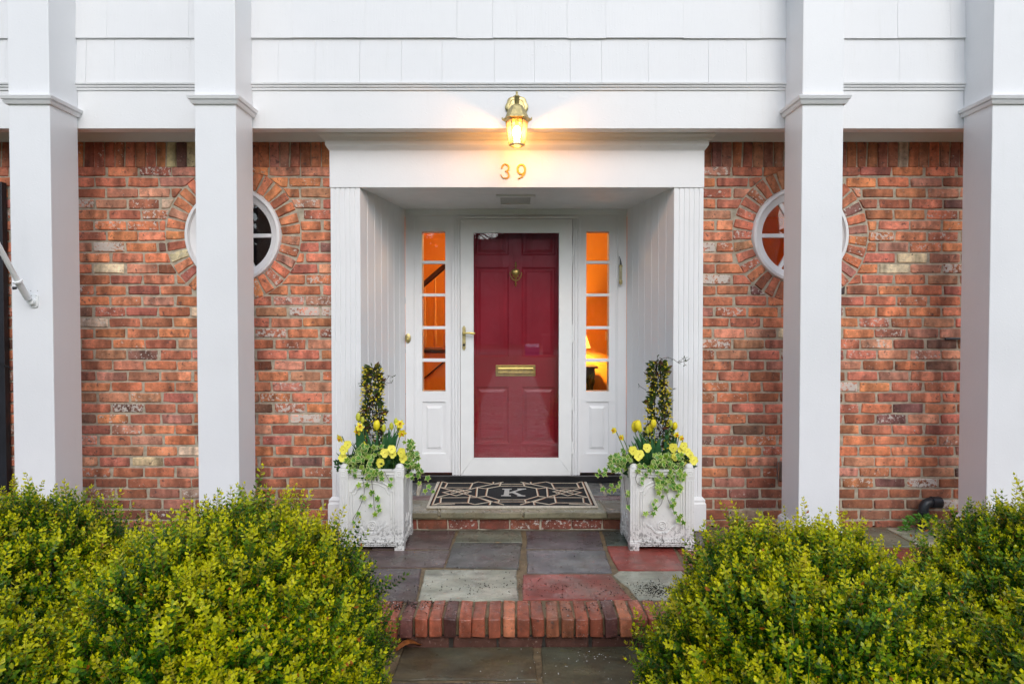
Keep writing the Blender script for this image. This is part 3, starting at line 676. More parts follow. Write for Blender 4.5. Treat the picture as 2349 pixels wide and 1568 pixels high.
n3 = thing('house_number_digit', 'left of the two brass digits on the lintel, a numeral 3', 'house number', P(1158, 410, -.108))
raw = smoothp([(408,432,44),(425,370,46),(470,325,34),(520,318,30),(575,350,40),(600,410,46),(585,465,44),(545,495,30),(492,506,16)])
mb = MB(); ribbon(mb, [npx(a, b) for a, b, c in raw], [c*ks for a, b, c in raw], -.114, -.1065)
raw = smoothp([(520,508,22),(570,540,36),(597,590,42),(597,640,44),(565,685,40),(505,700,34),(440,680,30),(400,635,24),(377,588,16)])
ribbon(mb, [npx(a, b) for a, b, c in raw], [c*ks for a, b, c in raw], -.1135, -.1067); mb.build('digit', M['digit'], n3, bevel=.0012)
for q in ((437,348),(515,685)): MB().lathe([(.0022,-.0002),(.0001,-.0008)], (npx(*q)[0], -.114, npx(*q)[1]), 'y', 8).build('nail', M['black'], n3)
n9 = thing('house_number_digit', 'right of the two brass digits on the lintel, a numeral 9', 'house number', P(1196, 410, -.108))
mb = MB(); raw = [(940+103*math.cos(a), 455-128*math.sin(a), 44+8*abs(math.cos(a))) for a in [2*PI*i/32 for i in range(33)]]
ribbon(mb, [npx(a, b) for a, b, c in raw], [c*ks for a, b, c in raw], -.114, -.1065)
raw = smoothp([(1040,500,50),(1020,570,56),(975,635,46),(915,680,34),(848,710,24)])
ribbon(mb, [npx(a, b) for a, b, c in raw], [c*ks for a, b, c in raw], -.1135, -.1067); mb.build('digit', M['digit'], n9, bevel=.0012)
for q in ((845,403),(1015,555)): MB().lathe([(.0022,-.0002),(.0001,-.0008)], (npx(*q)[0], -.1145, npx(*q)[1]), 'y', 8).build('nail', M['black'], n9)

LY = -.42; LS = (LY+4.29)/1460; lx = PX(1185.6, LY); zr = PZ(274, LY); zbm = PZ(329, LY)-.012
ln = thing('wall_lantern', 'lit six sided brass wall lantern hanging above the house number', 'wall lantern', (lx, YF, PZ(247, YF)))
mb = MB(); pz = PZ(247, YF); n = 64; ring = []
for rr, y in ((.066, YF-.001), (.066, YF-.010), (.058, YF-.016), (.046, YF-.016), (.043, YF-.012), (.0001, YF-.014)):
    ring.append([(lx+rr*(1+.075*abs(math.cos(5*(2*PI*i/n)))**.6 if rr > .05 else 1*rr/rr)*math.cos(2*PI*i/n) if False else lx+rr*(1+(.10*abs(math.cos(4*(2*PI*i/n))) if rr > .04 else 0))*math.cos(2*PI*i/n), y, pz+rr*(1+(.10*abs(math.cos(4*(2*PI*i/n))) if rr > .04 else 0))*math.sin(2*PI*i/n)*1.05) for i in range(n)])
mb.add([p for q in ring for p in q], [(r_*n+i, r_*n+(i+1) % n, (r_+1)*n+(i+1) % n, (r_+1)*n+i) for r_ in range(5) for i in range(n)]); mb.build('backplate', M['brass_old'], ln, smooth='auto')
zt = PZ(243, LY)
mb = MB(); mb.tube([(lx, YF-.01, pz), (lx, YF-.05, pz+.012), (lx, YF-.10, pz+.045), (lx, LY+.01, PZ(222, LY)-.005), (lx, LY, PZ(222, LY))], .008, 10); mb.build('arm', M['brass_old'], ln, smooth='auto')
h0 = PZ(233, LY); mb = MB()
mb.lathe([(.010, zt-.004), (.010, h0-.02), (.015, h0-.012), (.017, PZ(224, LY)), (.020, PZ(222.5, LY)), (.018, PZ(220.5, LY)), (.007, PZ(219, LY)), (.0055, PZ(215, LY)), (.0075, PZ(213, LY)), (.0075, PZ(211, LY)), (.0001, PZ(209, LY))], (lx, LY, 0), 'z', 16); mb.build('finial', M['brass_old'], ln, smooth='auto')
rt = PI/6*0  # hexagon with a flat side to the street
def hexl(mb, prof, n=6, closed=False): mb.lathe([(r, z) for r, z in prof], (lx, LY, 0), 'z', n, rot=0, closed=closed); return mb
mb = MB(); hexl(mb, [(.028, zt+.004), (.036, zt+.0), (.044, zt-.012), (.056, zt-.035), (.074, zr+.008), (.090, zr+.002), (.092, zr-.004), (.080, zr-.010), (.070, zr-.016), (.066, zr-.016), (.050, zr-.004), (.02, zt-.01)]).build('roof', M['brass_old'], ln, bevel=.0012)
for i in range(6):
    a = 2*PI*i/6; mb = MB(); mb.lathe([(.004, 0), (.0045, .006), (.002, .010), (.0001, .013)], (lx+.088*math.cos(a), LY+.088*math.sin(a), zr+.002), 'z', 8); mb.build('rim_knob', M['brass_old'], ln)
mb = MB(); RT, RB = .067, .046
for i in range(6):
    a = 2*PI*i/6; mb.tube([(lx+RT*math.cos(a), LY+RT*math.sin(a), zr-.014), (lx+RB*math.cos(a), LY+RB*math.sin(a), zbm+.004)], .0028, 6)
hexl(mb, [(RB+.003, zbm+.006), (RB+.004, zbm), (RB-.001, zbm-.004), (RB-.012, zbm-.004), (RB-.012, zbm+.002), (RB+.003, zbm+.006)], closed=True); mb.build('cage', M['brass_old'], ln)
gl = glass_mat('lantern_glass', (1, .93, .80), 1.5, .12, 1.2); t = gl.node_tree; o_ = [n for n in t.nodes if n.type == 'OUTPUT_MATERIAL'][0]; src = o_.inputs[0].links[0].from_socket
tl = N(t, 'ShaderNodeBsdfTranslucent'); tl.inputs[0].default_value = (1,.9,.7,1); mx = N(t, 'ShaderNodeMixShader'); mx.inputs[0].default_value = .05; t.links.new(src, mx.inputs[1]); t.links.new(tl.outputs[0], mx.inputs[2]); t.links.new(mx.outputs[0], o_.inputs[0])
for i in range(6):
    a, b = 2*PI*i/6, 2*PI*(i+1)/6
    q = [Vector((lx+r_*math.cos(t), LY+r_*math.sin(t), z)) for r_, z, t in ((RT-.001, zr-.015, a), (RT-.001, zr-.015, b), (RB-.001, zbm+.005, b), (RB-.001, zbm+.005, a))]
    inn = [Vector((p.x+(lx-p.x)*.03, p.y+(LY-p.y)*.03, p.z)) for p in q]
    MB().add(q+inn, [(0,1,2,3),(7,6,5,4),(0,4,5,1),(1,5,6,2),(2,6,7,3),(3,7,4,0)]).build('pane', gl, ln)
MB().lathe([(.012, zr-.004), (.012, zr-.045)], (lx, LY, 0), 'z', 12).build('lamp_holder', plain('candle_sleeve', (.7,.5,.25), .5), ln)
mb = MB(); mb.lathe([(.0001, zr-.045), (.014, zr-.046), (.022, zr-.062), (.024, zr-.085), (.020, zr-.106), (.0001, zr-.118)], (lx, LY, 0), 'z', 16); mb.build('bulb', emit_mat('lit_bulb', (1, .46, .14), 150), ln, smooth=True)

# ------------------------------------------------------------------ inside the house
room = struct('hall_room', (.6, 1.8, STEP)); ow, YW = M['orange_wall'], 2.75
MB().box(-1.30, 3.3, YW, YW+.1, .10, 2.55).build('wall', ow, room); MB().box(3.3, 3.4, .22, YW+.1, .10, 2.55).build('wall', ow, room)
MB().box(-1.33, -1.25, .22, YW+.1, .10, 2.55).build('wall', ow, room); MB().box(-4.2, 3.4, .22, YW+.1, 2.55, 2.69).build('ceiling', M['white'], room)
MB().box(-4.2, 3.4, .22, YW+.1, .0, .10).build('floor', M['floor_wood'], room)
MB().box(-1.42, -1.34, .22, YW+.1, .10, 2.55).build('wall', M['room_dark'], room); MB().box(-4.2, -1.42, 1.9, 2.0, .10, 2.55).build('wall', M['room_dark'], room); MB().box(-4.3, -4.2, .0, 2.0, .0, 2.69).build('wall', M['room_dark'], room)
MB().box(1.9+.55, 1.9+.66, YW-.03, YW-.001, .10, 2.2).build('door_casing', plain('stained_casing', (.42,.10,.01), .4), room)
MB().box(PX(1390, 2.7), PX(1397, 2.7), YW-.02, YW-.001, PZ(780, 2.7), PZ(760, 2.7)).build('switch_plate', plain('cream_switch', (.8,.55,.25), .4), room)
ys = 2.05; st = thing('staircase', 'staircase with dark handrail seen through the left sidelight', 'staircase', (PX(995, ys), ys, STEP))
ha, hb = P(968.6, 655, ys), P(1021.7, 609, ys); dd = (hb-ha); A = ha-dd*1.2; B = hb+dd*1.0
MB().tube([A, B], .027, 10).build('handrail', M['wood_dark'], st, smooth='auto')
for xp in (950.5, 974.6, 998.3, 1021.5):
    q = P(xp, 795, ys); zt_ = ha.z+(q.x-ha.x)*dd.z/dd.x
    MB().lathe([(.011, q.z), (.018, q.z+.03), (.018, q.z+.22), (.010, q.z+.25), (.012, q.z+.40), (.008, zt_-.01)], (q.x, ys, 0), 'z', 10).build('baluster', M['baluster'], st, smooth='auto')
z = PZ(801, ys); MB().box(A.x, 0-.3, ys-.03, ys+.6, z-.035, z).build('tread', M['wood_dark'], st, bevel=.006)
z2 = PZ(870, ys); mb = MB(); mb.box(A.x, -.3, ys-.01, ys+.55, STEP, z-.036); mb.build('stair_side', ow, st)
g0, g1 = P(968, 872, ys-.02), P(1015, 832, ys-.02); MB().tube([g0-(g1-g0)*.8, g1+(g1-g0)*.1], .008, 6).build('side_trim', M['wood_dark'], st)
ty = 2.3; tb = thing('side_table', 'dark wooden side table with twisted legs inside the hall', 'table', (PX(1345, ty), ty, STEP))
tz = PZ(840, ty); tx1 = PX(1372, ty)
MB().box(tx1-.75, tx1, ty-.02, ty+.36, tz-.022, tz).build('table_top', M['wood_dark'], tb, bevel=.006)
MB().box(tx1-.72, tx1-.03, ty+.01, ty+.34, tz-.12, tz-.023).build('apron', M['wood_dark'], tb)
for (lx_, ly_) in ((tx1-.06, ty+.04), (tx1-.69, ty+.04), (tx1-.06, ty+.31), (tx1-.69, ty+.31)):
    mb = MB(); zz = []; k = 22
    for i in range(k+1): zz.append((.026+.011*math.sin(i*1.35), tz-.12-(tz-.12-.10)*i/k))
    mb.lathe(zz, (lx_, ly_, 0), 'z', 12); mb.build('leg', M['wood_dark'], tb, smooth='auto')
cl_ = thing('added_hall_lamp', 'added ceiling lamp, out of view above the door head, brightening the hall', 'ceiling lamp', (-.1, 1.7, 2.55))  # added lamp, unseen from the camera, to brighten the hall behind the sidelights
MB().lathe([(.14, 2.545), (.15, 2.52), (.15, 2.50)], (-.1, 1.7, 0), 'z', 24).build('rim', M['brass_old'], cl_)
MB().lathe([(.14, 2.499), (.12, 2.45), (.07, 2.42), (.0001, 2.41)], (-.1, 1.7, 0), 'z', 24).build('bowl', emit_mat('added_lamp_glow', (1, .62, .26), 62), cl_, smooth=True)
lp = thing('table_lamp', 'lit table lamp with a cream shade on the side table inside', 'table lamp', (PX(1334, ty), ty+.16, tz))
lxx, lyy = PX(1334, ty), ty+.16; s0, s1 = PZ(799, ty), PZ(768, ty)
sm = bpy.data.materials.new('lamp_shade'); sm.use_nodes = True; t = sm.node_tree; t.nodes.clear(); o_ = N(t, 'ShaderNodeOutputMaterial')
tl = N(t, 'ShaderNodeBsdfTranslucent'); tl.inputs[0].default_value = (.95,.8,.5,1); df = N(t, 'ShaderNodeBsdfDiffuse'); df.inputs[0].default_value = (.9,.75,.5,1)
mx = N(t, 'ShaderNodeMixShader'); mx.inputs[0].default_value = .6; t.links.new(df.outputs[0], mx.inputs[1]); t.links.new(tl.outputs[0], mx.inputs[2]); t.links.new(mx.outputs[0], o_.inputs[0])
MB().lathe([(.060, s1+.02), (.115, s0), (.113, s0), (.058, s1+.02)], (lxx, lyy, 0), 'z', 28, closed=True).build('shade', sm, lp, smooth='auto')
MB().lathe([(.05, tz+.001), (.05, tz+.012), (.015, tz+.03), (.03, tz+.07), (.012, tz+.12), (.008, s0+.02)], (lxx, lyy, 0), 'z', 14).build('stem', M['brass_old'], lp, smooth='auto')
MB().lathe([(.0001, s0+.02), (.02, s0+.03), (.025, s0+.06), (.0001, s0+.09)], (lxx, lyy, 0), 'z', 12).build('bulb', emit_mat('table_bulb', (1, .60, .25), 1500), lp, smooth=True)

# ------------------------------------------------------------------ stone landing and steps
def stone(name, poly, z, thick, parent, col, mat, seed, jit=.0035, step=.07, ch=.006):
    r = random.Random(seed); pts = []; k = len(poly)
    for i in range(k):
        a, b = Vector(poly[i][:2]), Vector(poly[(i+1) % k][:2]); n = max(1, int((b-a).length/step))
        for j in range(n):
            p = a.lerp(b, j/n); pts.append(p+Vector((r.uniform(-jit, jit), r.uniform(-jit, jit))))
    c = sum(pts, Vector((0, 0)))/len(pts); n = len(pts); tz_ = [r.uniform(-.0012, .0012) for _ in range(3)]
    def zz(p): return z+tz_[0]+(p.x-c.x)*tz_[1]*2+(p.y-c.y)*tz_[2]*2
    inn = []
    for p in pts: d = (c-p); inn.append(p+d.normalized()*ch)
    vs = [(p.x, p.y, zz(p)) for p in inn]+[(p.x, p.y, zz(p)-ch*.6) for p in pts]+[(p.x, p.y, z-thick) for p in pts]
    fs = [tuple(range(n))]+[(m_*n+i, m_*n+(i+1) % n, (m_+1)*n+(i+1) % n, (m_+1)*n+i) for m_ in range(2) for i in range(n)]
    mb = MB(); mb.add(vs, fs); o = mb.build(name, mat, parent); o.color = tuple(col)+(1,) if len(col) == 3 else col; return o
PURP, GREEN, REDS, BLUE, PALE, TAN, DGRN = (.115,.078,.074), (.165,.170,.125), (.29,.060,.045), (.135,.128,.135), (.38,.38,.30), (.22,.18,.11), (.085,.10,.085)
land = struct('landing', (0, -.7, 0)); mw = M['mortar_wet']
YE = PG(1177, 1418, 0).y; YI = YE+.195                      # front edge of the brick edging, and its inner line
XLn, XRn = -3.35, 3.4
MB().box(XLn, XRn, YE+.03, .0, -.088, -.007).build('mortar_bed', mw, land)
ZG = lambda x, y: PG(832.8+x*.3237, 1207+y*.3237, 0)
SL = [
 ([(120,30),(655,30),(612,156),(60,158)], PURP), ([(682,30),(1120,30),(1126,110),(644,112)], GREEN),
 ([(640,113),(1128,113),(1112,190),(1096,298),(588,284)], (.10,.098,.095)), ([(1157,32),(1672,32),(1704,158),(1157,153)], (.118,.095,.10)),
 ([(1162,163),(1712,166),(1766,324),(1165,326)], BLUE), ([(1697,32),(2080,32),(2130,128),(1727,130)], DGRN),
 ([(1730,137),(2190,137),(2280,308),(1812,306),(1788,272),(1748,200)], REDS), ([(30,168),(612,166),(575,282),(-60,288)], PURP),
 ([(-60,296),(418,296),(370,528),(-200,528)], (.095,.068,.072)), ([(446,303),(1088,303),(1100,520),(388,520)], PALE),
 ([(1134,336),(1756,336),(1900,514),(1130,514)], REDS), ([(1768,342),(1822,313),(2260,313),(2400,518),(1950,518),(1880,425)], PALE)]
for i, (pl_, c) in enumerate(SL):
    ps = [ZG(*q) for q in pl_]; stone('flagstone', [(p.x, p.y) for p in ps], 0, .03, land, c, M['stone'], 300+i)
xe = {0: (ZG(60,30).x, ZG(2090,30).x)}
rws = [(-.03, -.40), (-.42, -.72), (-.74, YI+.022)]
rr = random.Random(5); cl = [PURP, GREEN, BLUE, DGRN, (.118,.095,.10), REDS, PURP, PALE]
lims = [(ZG(90,90).x-.02, ZG(2110,90).x+.02), (ZG(-20,230).x-.02, ZG(2240,230).x+.02), (ZG(-130,420).x-.02, ZG(2340,420).x+.02)]
for ri, (ya, yb) in enumerate(rws):
    for sgn in (-1, 1):
        x = lims[ri][0 if sgn < 0 else 1]
        while abs(x) < 3.28:
            w = rr.uniform(.38, .62); x2 = x+sgn*w
            if abs(x2) > 3.1: x2 = sgn*3.33
            a, b = min(x, x2)+.009, max(x, x2)-.009
            if b-a > .05: stone('flagstone', [(a, yb+.009), (b, yb+.009), (b, ya-.009), (a, ya-.009)], 0, .03, land, rr.choice(cl), M['stone'], rr.randint(0, 9999))
            x = x2
# brick-on-edge nosing
EB = []
for s in range(8):
    r_ = random.Random(s+900); bm = bmesh.new(); bmesh.ops.create_cube(bm, size=1)
    for v in bm.verts: v.co = Vector((v.co.x*.0575, v.co.y*.197, v.co.z*.090))+Vector((r_.uniform(-.0025,.0025), r_.uniform(-.004,.004), r_.uniform(-.003,.003)))
    bmesh.ops.bevel(bm, geom=bm.edges[:], offset=.0065, segments=2, affect='EDGES', profile=.6)
    for v in bm.verts: v.co += Vector((r_.uniform(-.0009,.0009), r_.uniform(-.0012,.0012), r_.uniform(-.0009,.0009)))
    me = bpy.data.meshes.new('brick'); bm.to_mesh(me); bm.free(); me.polygons.foreach_set('use_smooth', [True]*len(me.polygons)); me.materials.append(M['brick_wet']); EB.append(me)
x0 = PG(832.8+405*.3237, 1420, 0).x; pit = .0682; k0 = int((x0-XLn)/pit); x = x0-k0*pit; i = 0
while x < XRn-.03:
    r_ = random.Random(i+77); o = bpy.data.objects.new('brick', EB[i % 8]); link(o, land, (x+r_.uniform(-.002,.002), YE+.0985+r_.uniform(-.004,.004), -.045+r_.uniform(-.003,.003)))
    o.rotation_euler = (r_.uniform(-.02,.02), r_.uniform(-.02,.02), r_.uniform(-.02,.02)); t_ = r_.random()
    c = (.36,.100,.055) if t_ < .6 else ((.42,.145,.075) if t_ < .85 else (.15,.06,.052)); k = r_.uniform(.85,1.15); o.color = (c[0]*k, c[1]*k, c[2]*k, 0.05); x += pit; i += 1
# lower course under the nosing
x = XLn+.02; i = 0
while x < XRn-.2:
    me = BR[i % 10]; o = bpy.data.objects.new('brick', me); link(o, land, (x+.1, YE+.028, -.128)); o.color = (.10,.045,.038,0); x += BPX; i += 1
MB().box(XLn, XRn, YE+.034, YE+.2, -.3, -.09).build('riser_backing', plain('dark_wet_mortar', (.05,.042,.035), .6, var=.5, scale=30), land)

step = struct('entrance_step', (0, .3, 0)); SZ = lambda x, y: PG(953.5+x*.1901, 1080.3+y*.1901, STEP)
sx0, sx1 = SX0L-.0, SX0R+.0; yF = SZ(1160, 503).y; yR = yF+.045
MB().box(sx0-.02, sx1+.02, yR+.0068, .88, .0005, STEP-.006).build('mortar_bed', M['mortar'], step)
i = 0; xb0 = PG(953.5+210*.1901, 1211, 0).x
for k in range(-4, 9):
    o = bpy.data.objects.new('brick', BR[k % 10]); r_ = random.Random(k+31); xx = xb0+k*.2052
    if xx < sx0+.08 or xx > sx1-.08:
        continue
    link(o, step, (xx, yR, .040)); o.scale = (.97, 1, 1.14); c = (.33,.075,.05) if k % 3 else (.36,.10,.05); o.color = c+(.35 if k in (1, 4, 5, 3) else .05,)
mb = MB(); mb.box(sx0, sx1, yR-.018, yR+.04, STEP-.052, STEP-.0325); mb.build('mortar_course', plain('yellow_mortar', (.27,.215,.12), .8, var=.35, scale=25, bmp=.004), step, bevel=.004)
def sstone(zs_, col, seed, thick=.03, j=.003): ps = [SZ(*q) for q in zs_]; return stone('step_stone', [(p.x, p.y) for p in ps], STEP, thick, step, col, M['stone'], seed, jit=j, ch=.007)
sstone([(-560,345),(250,345),(278,503),(-650,503)], (.20,.165,.10), 1, .033, .006); sstone([(262,345),(1282,345),(1284,503),(296,503)], (.23,.195,.12), 2, .033, .006)
sstone([(1300,345),(2200,345),(2300,503),(1306,503)], (.22,.20,.125), 3, .033, .006); sstone([(2215,345),(2900,345),(3000,503),(2318,503)], (.17,.13,.08), 4, .033, .006)
sstone([(-520,292),(200,292),(220,338),(-550,338)], (.15,.062,.06), 5); sstone([(214,292),(2090,292),(2110,338),(234,338)], (.15,.062,.06), 6); sstone([(2104,292),(2820,292),(2860,338),(2124,338)], (.15,.062,.06), 7)
sstone([(-420,112),(30,112),(10,285),(-510,285)], (.12,.12,.12), 8); sstone([(90,112),(2200,112),(2280,285),(40,285)], (.14,.14,.135), 9); sstone([(2230,112),(2700,112),(2800,285),(2310,285)], (.12,.125,.12), 10)

path = struct('garden_path', (0, -3, -.145)); ZP = -.145; PGp = lambda x, y: PG(832.8+x*.3237, 1207+y*.3237, ZP)
MB().box(-.62, .62, -16, YE+.03, ZP-.3, ZP-.007).build('mortar_bed', mw, path)
moss = (.105,.082,.045)
LP = [([(285,852),(1205,848),(1228,1082),(200,1082)], moss), ([(1262,852),(1912,842),(2100,1260),(1278,1260)], (.10,.088,.05)), ([(195,1102),(712,1102),(690,1350),(80,1350)], (.095,.07,.06)), ([(738,1102),(1232,1098),(1250,1350),(715,1350)], (.085,.075,.055))]
for i, (pl_, c) in enumerate(LP): stone('flagstone', [(PGp(*q).x, PGp(*q).y) for q in pl_], ZP, .03, path, c, M['stone_path'], 500+i, .004)
y = PGp(1000, 1360).y-.01; rr = random.Random(12)
while y > -9:
    h = rr.uniform(.3,.5); x = -.6; cut = rr.uniform(-.2,.2)
    for (a, b) in ((-.6, cut-.01), (cut+.01, .6)): stone('flagstone', [(a, y-h+.012), (b, y-h+.012), (b, y-.0), (a, y-.0)], ZP, .03, path, rr.choice((moss, PURP, BLUE, GREEN)), M['stone_path'], rr.randint(0, 9999), .004)
    y -= h

# crumbs of potting soil and white perlite left on the wet stones
def crumbs(name, label, col, spots, sz, seed, mat):
    r = np.random.RandomState(seed); V, F = [], []
    base = np.array([(1,0,0),(0,1,0),(-1,0,0),(0,-1,0),(0,0,1),(0,0,-.4)]); fb = [(0,1,4),(1,2,4),(2,3,4),(3,0,4),(1,0,5),(2,1,5),(3,2,5),(0,3,5)]
    for (cx_, cy_, sx_, sy_, n, z) in spots:
        for _ in range(n):
            p = np.array([r.normal(cx_, sx_), r.normal(cy_, sy_), z]); s_ = sz*r.uniform(.4, 1.5)
            if z == 0 and p[1] < YE+.01: continue
            b = len(V); V += (base*s_*r.uniform(.6, 1.4, (6, 3))+p+[0,0,s_*.3]).tolist(); F += [tuple(b+i for i in f) for f in fb]
    me = bpy.data.meshes.new(name); me.from_pydata(V, [], F); me.materials.append(mat); o = bpy.data.objects.new(name, me); link(o, None, (0, 0, 0)); o['kind'] = 'stuff'; o['label'] = label; return o
s1_, s2_, s3_ = ZG(800,430), ZG(2080,450), ZG(300,545)
crumbs('soil_crumbs', 'dark crumbs of potting soil scattered on the wet landing stones', 0, [(s1_.x,s1_.y,.22,.05,120,0),(s2_.x,s2_.y,.05,.045,420,0),(s2_.x-.1,s2_.y-.02,.2,.05,120,0),(s3_.x,s3_.y-.02,.10,.03,260,0),(ZG(1500,430).x,s1_.y,.25,.07,90,0),(0,-.6,.5,.25,110,0),(ZG(1700,600).x,ZG(1700,575).y,.15,.03,90,0)], .0030, 1, M['soil'])
crumbs('perlite_grains', 'small white perlite grains scattered on the landing and path', 0, [(s3_.x,s3_.y-.02,.12,.03,55,0),(ZG(1750,530).x,ZG(1700,540).y,.12,.04,45,0),(0,-.9,.5,.2,60,0),(.2,-1.55,.3,.14,70,ZP),(PGp(1600,1000).x,PGp(1600,920).y,.07,.03,30,ZP)], .0021, 2, plain('perlite', (.7,.7,.68), .8))
dl = thing('dead_leaf', 'curled orange dead leaf at the foot of the brick step', 'leaf', PGp(320, 890))
c = PGp(320, 885); mb = MB(); 
vs = []; k = 7
for i in range(k):
    t_ = i/(k-1); w = .018*math.sin(PI*(.1+.85*t_)); xx = c.x-.05+.10*t_; yy = c.y-.02+.05*t_; zz_ = ZP+.012+.022*math.sin(t_*3.2)
    vs += [(xx+.01, yy-w, zz_+.010), (xx, yy, zz_), (xx-.008, yy+w, zz_+.012)]
mb.add(vs, [(i*3+j, i*3+j+1, i*3+j+4, i*3+j+3) for i in range(k-1) for j in range(2)]); lf = mb.build('blade', plain('dead_leaf', (.42,.13,.03), .6, var=.4, scale=60), dl, smooth=True)
so_ = lf.modifiers.new('thickness', 'SOLIDIFY'); so_.thickness = .0008

# ------------------------------------------------------------------ doormat
mt = thing('doormat', 'black doormat with a cream lattice pattern and the letter K', 'doormat', (SZ(1165,270).x, SZ(1165,270).y, STEP))
def MP(x, y): p = PG(953.5+x*.1901, 1080.3+y*.1901, STEP+.008); return (p.x, p.y)
zt_ = STEP+.009
mb = MB(); mb.prism([MP(128,435), MP(2203,432), MP(2050,105), MP(268,110)], STEP+.002, STEP+.0095, 'z'); mb.build('backing', plain('cream_cotton', (.66,.60,.50), .95, var=.2, scale=90, bmp=.002, bscale=300), mt)
mb = MB(); mb.prism([MP(166,418), MP(2163,416), MP(2025,118), MP(296,122)], STEP+.0096, STEP+.0115, 'z'); mb.build('pile', plain('black_cotton', (.007,.008,.010), .95, var=.5, scale=140, bmp=.002, bscale=400), mt)
half = [[(205,410),(322,130)],[(325,130),(385,148),(700,148),(755,132),(940,160),(1055,134)],[(385,148),(355,205),(298,200)],[(355,204),(660,205)],[(690,150),(655,215)],
 [(298,200),(740,318),(1060,408)],[(245,322),(745,200)],[(330,260),(520,222),(668,250),(490,300),(330,260)],[(430,255),(545,238),(630,268)],
 [(745,200),(735,318)],[(760,205),(850,215),(1020,184),(1165,183)],[(870,215),(850,305)],[(740,320),(850,305),(1000,348),(1165,348)],[(740,200),(930,160),(1165,160)],
 [(740,318),(900,374),(1165,373)],[(248,322),(310,322),(300,385),(205,412)],[(310,324),(735,322)],[(655,305),(635,385)],[(300,388),(630,386),(715,406),(900,376)],
 [(940,135),(935,160)],[(1030,142),(1015,184)],[(1010,348),(995,390)],[(905,378),(895,410)],[(205,411),(470,398)]]
def mir(pl): return [(2326-x-(268-y)*.0, y) for x, y in pl]
for (nm, dx, dz, col, w) in (('lattice_edge', -.0045, -.0004, (.36,.13,.05), .0105), ('lattice', 0, 0, (.74,.66,.52), .0092)):
    mb = MB()
    for side in (half, [mir(p) for p in half]):
        for plx in side:
            pts = [MP(*q) for q in plx]; pts = [(a+(dx if side is half else -dx), b-.001) for a, b in pts]; mb.strip(pts, w, STEP+.0110, STEP+.0128+dz)
    mb.build(nm, plain(nm+'_yarn', col, .95, var=.25, scale=160, bmp=.002, bscale=350), mt)
mb = MB(); mb.prism([MP(*q) for q in ((1046,217),(1160,217),(1160,224),(1132,227),(1124,294),(1150,299),(1150,305),(1030,305),(1030,298),(1062,293),(1074,227),(1046,224))], STEP+.011, STEP+.0134, 'z')
mb.prism([MP(*q) for q in ((1128,262),(1250,225),(1226,221),(1226,216),(1333,216),(1333,221),(1292,226),(1196,254),(1285,296),(1325,301),(1325,306),(1222,306),(1238,299),(1165,266),(1128,270))], STEP+.011, STEP+.0136, 'z')
mb.build('letter', plain('grey_yarn', (.55,.53,.50), .95, var=.3, scale=160, bmp=.002, bscale=350), mt)
# ------------------------------------------------------------------ planters
pm, t, b, o_ = newmat('chalky_white_planter'); p = pos(t)
c = mixc(t, 1, (.80,.79,.76), ramp(t, noise(t, p, 9, 4), [(.3, .88), (.7, 1.0)]), 'MULTIPLY')
c = mixc(t, ramp(t, noise(t, vmul(t, p, (60, 60, 35)), 1, 6, .7), [(.64, 0), (.70, .6)]), c, (.16,.14,.11))
sp = N(t, 'ShaderNodeSeparateXYZ'); t.links.new(p, sp.inputs[0])
low = ramp(t, sp.outputs[2], [(.03, 1), (.20, 0)])                                   # splashed potting soil near the foot
c = mixc(t, mth(t, 'MULTIPLY', low, ramp(t, noise(t, vmul(t, p, (70, 70, 50)), 1, 5, .7), [(.52, 0), (.58, .9)])), c, (.03,.025,.02))
t.links.new(c, b.inputs['Base Color']); b.inputs['Roughness'].default_value = .6; bump(t, b, noise(t, p, 140, 4), .001)
PW, PD, PH, PY = .386, .345, .495, -.475
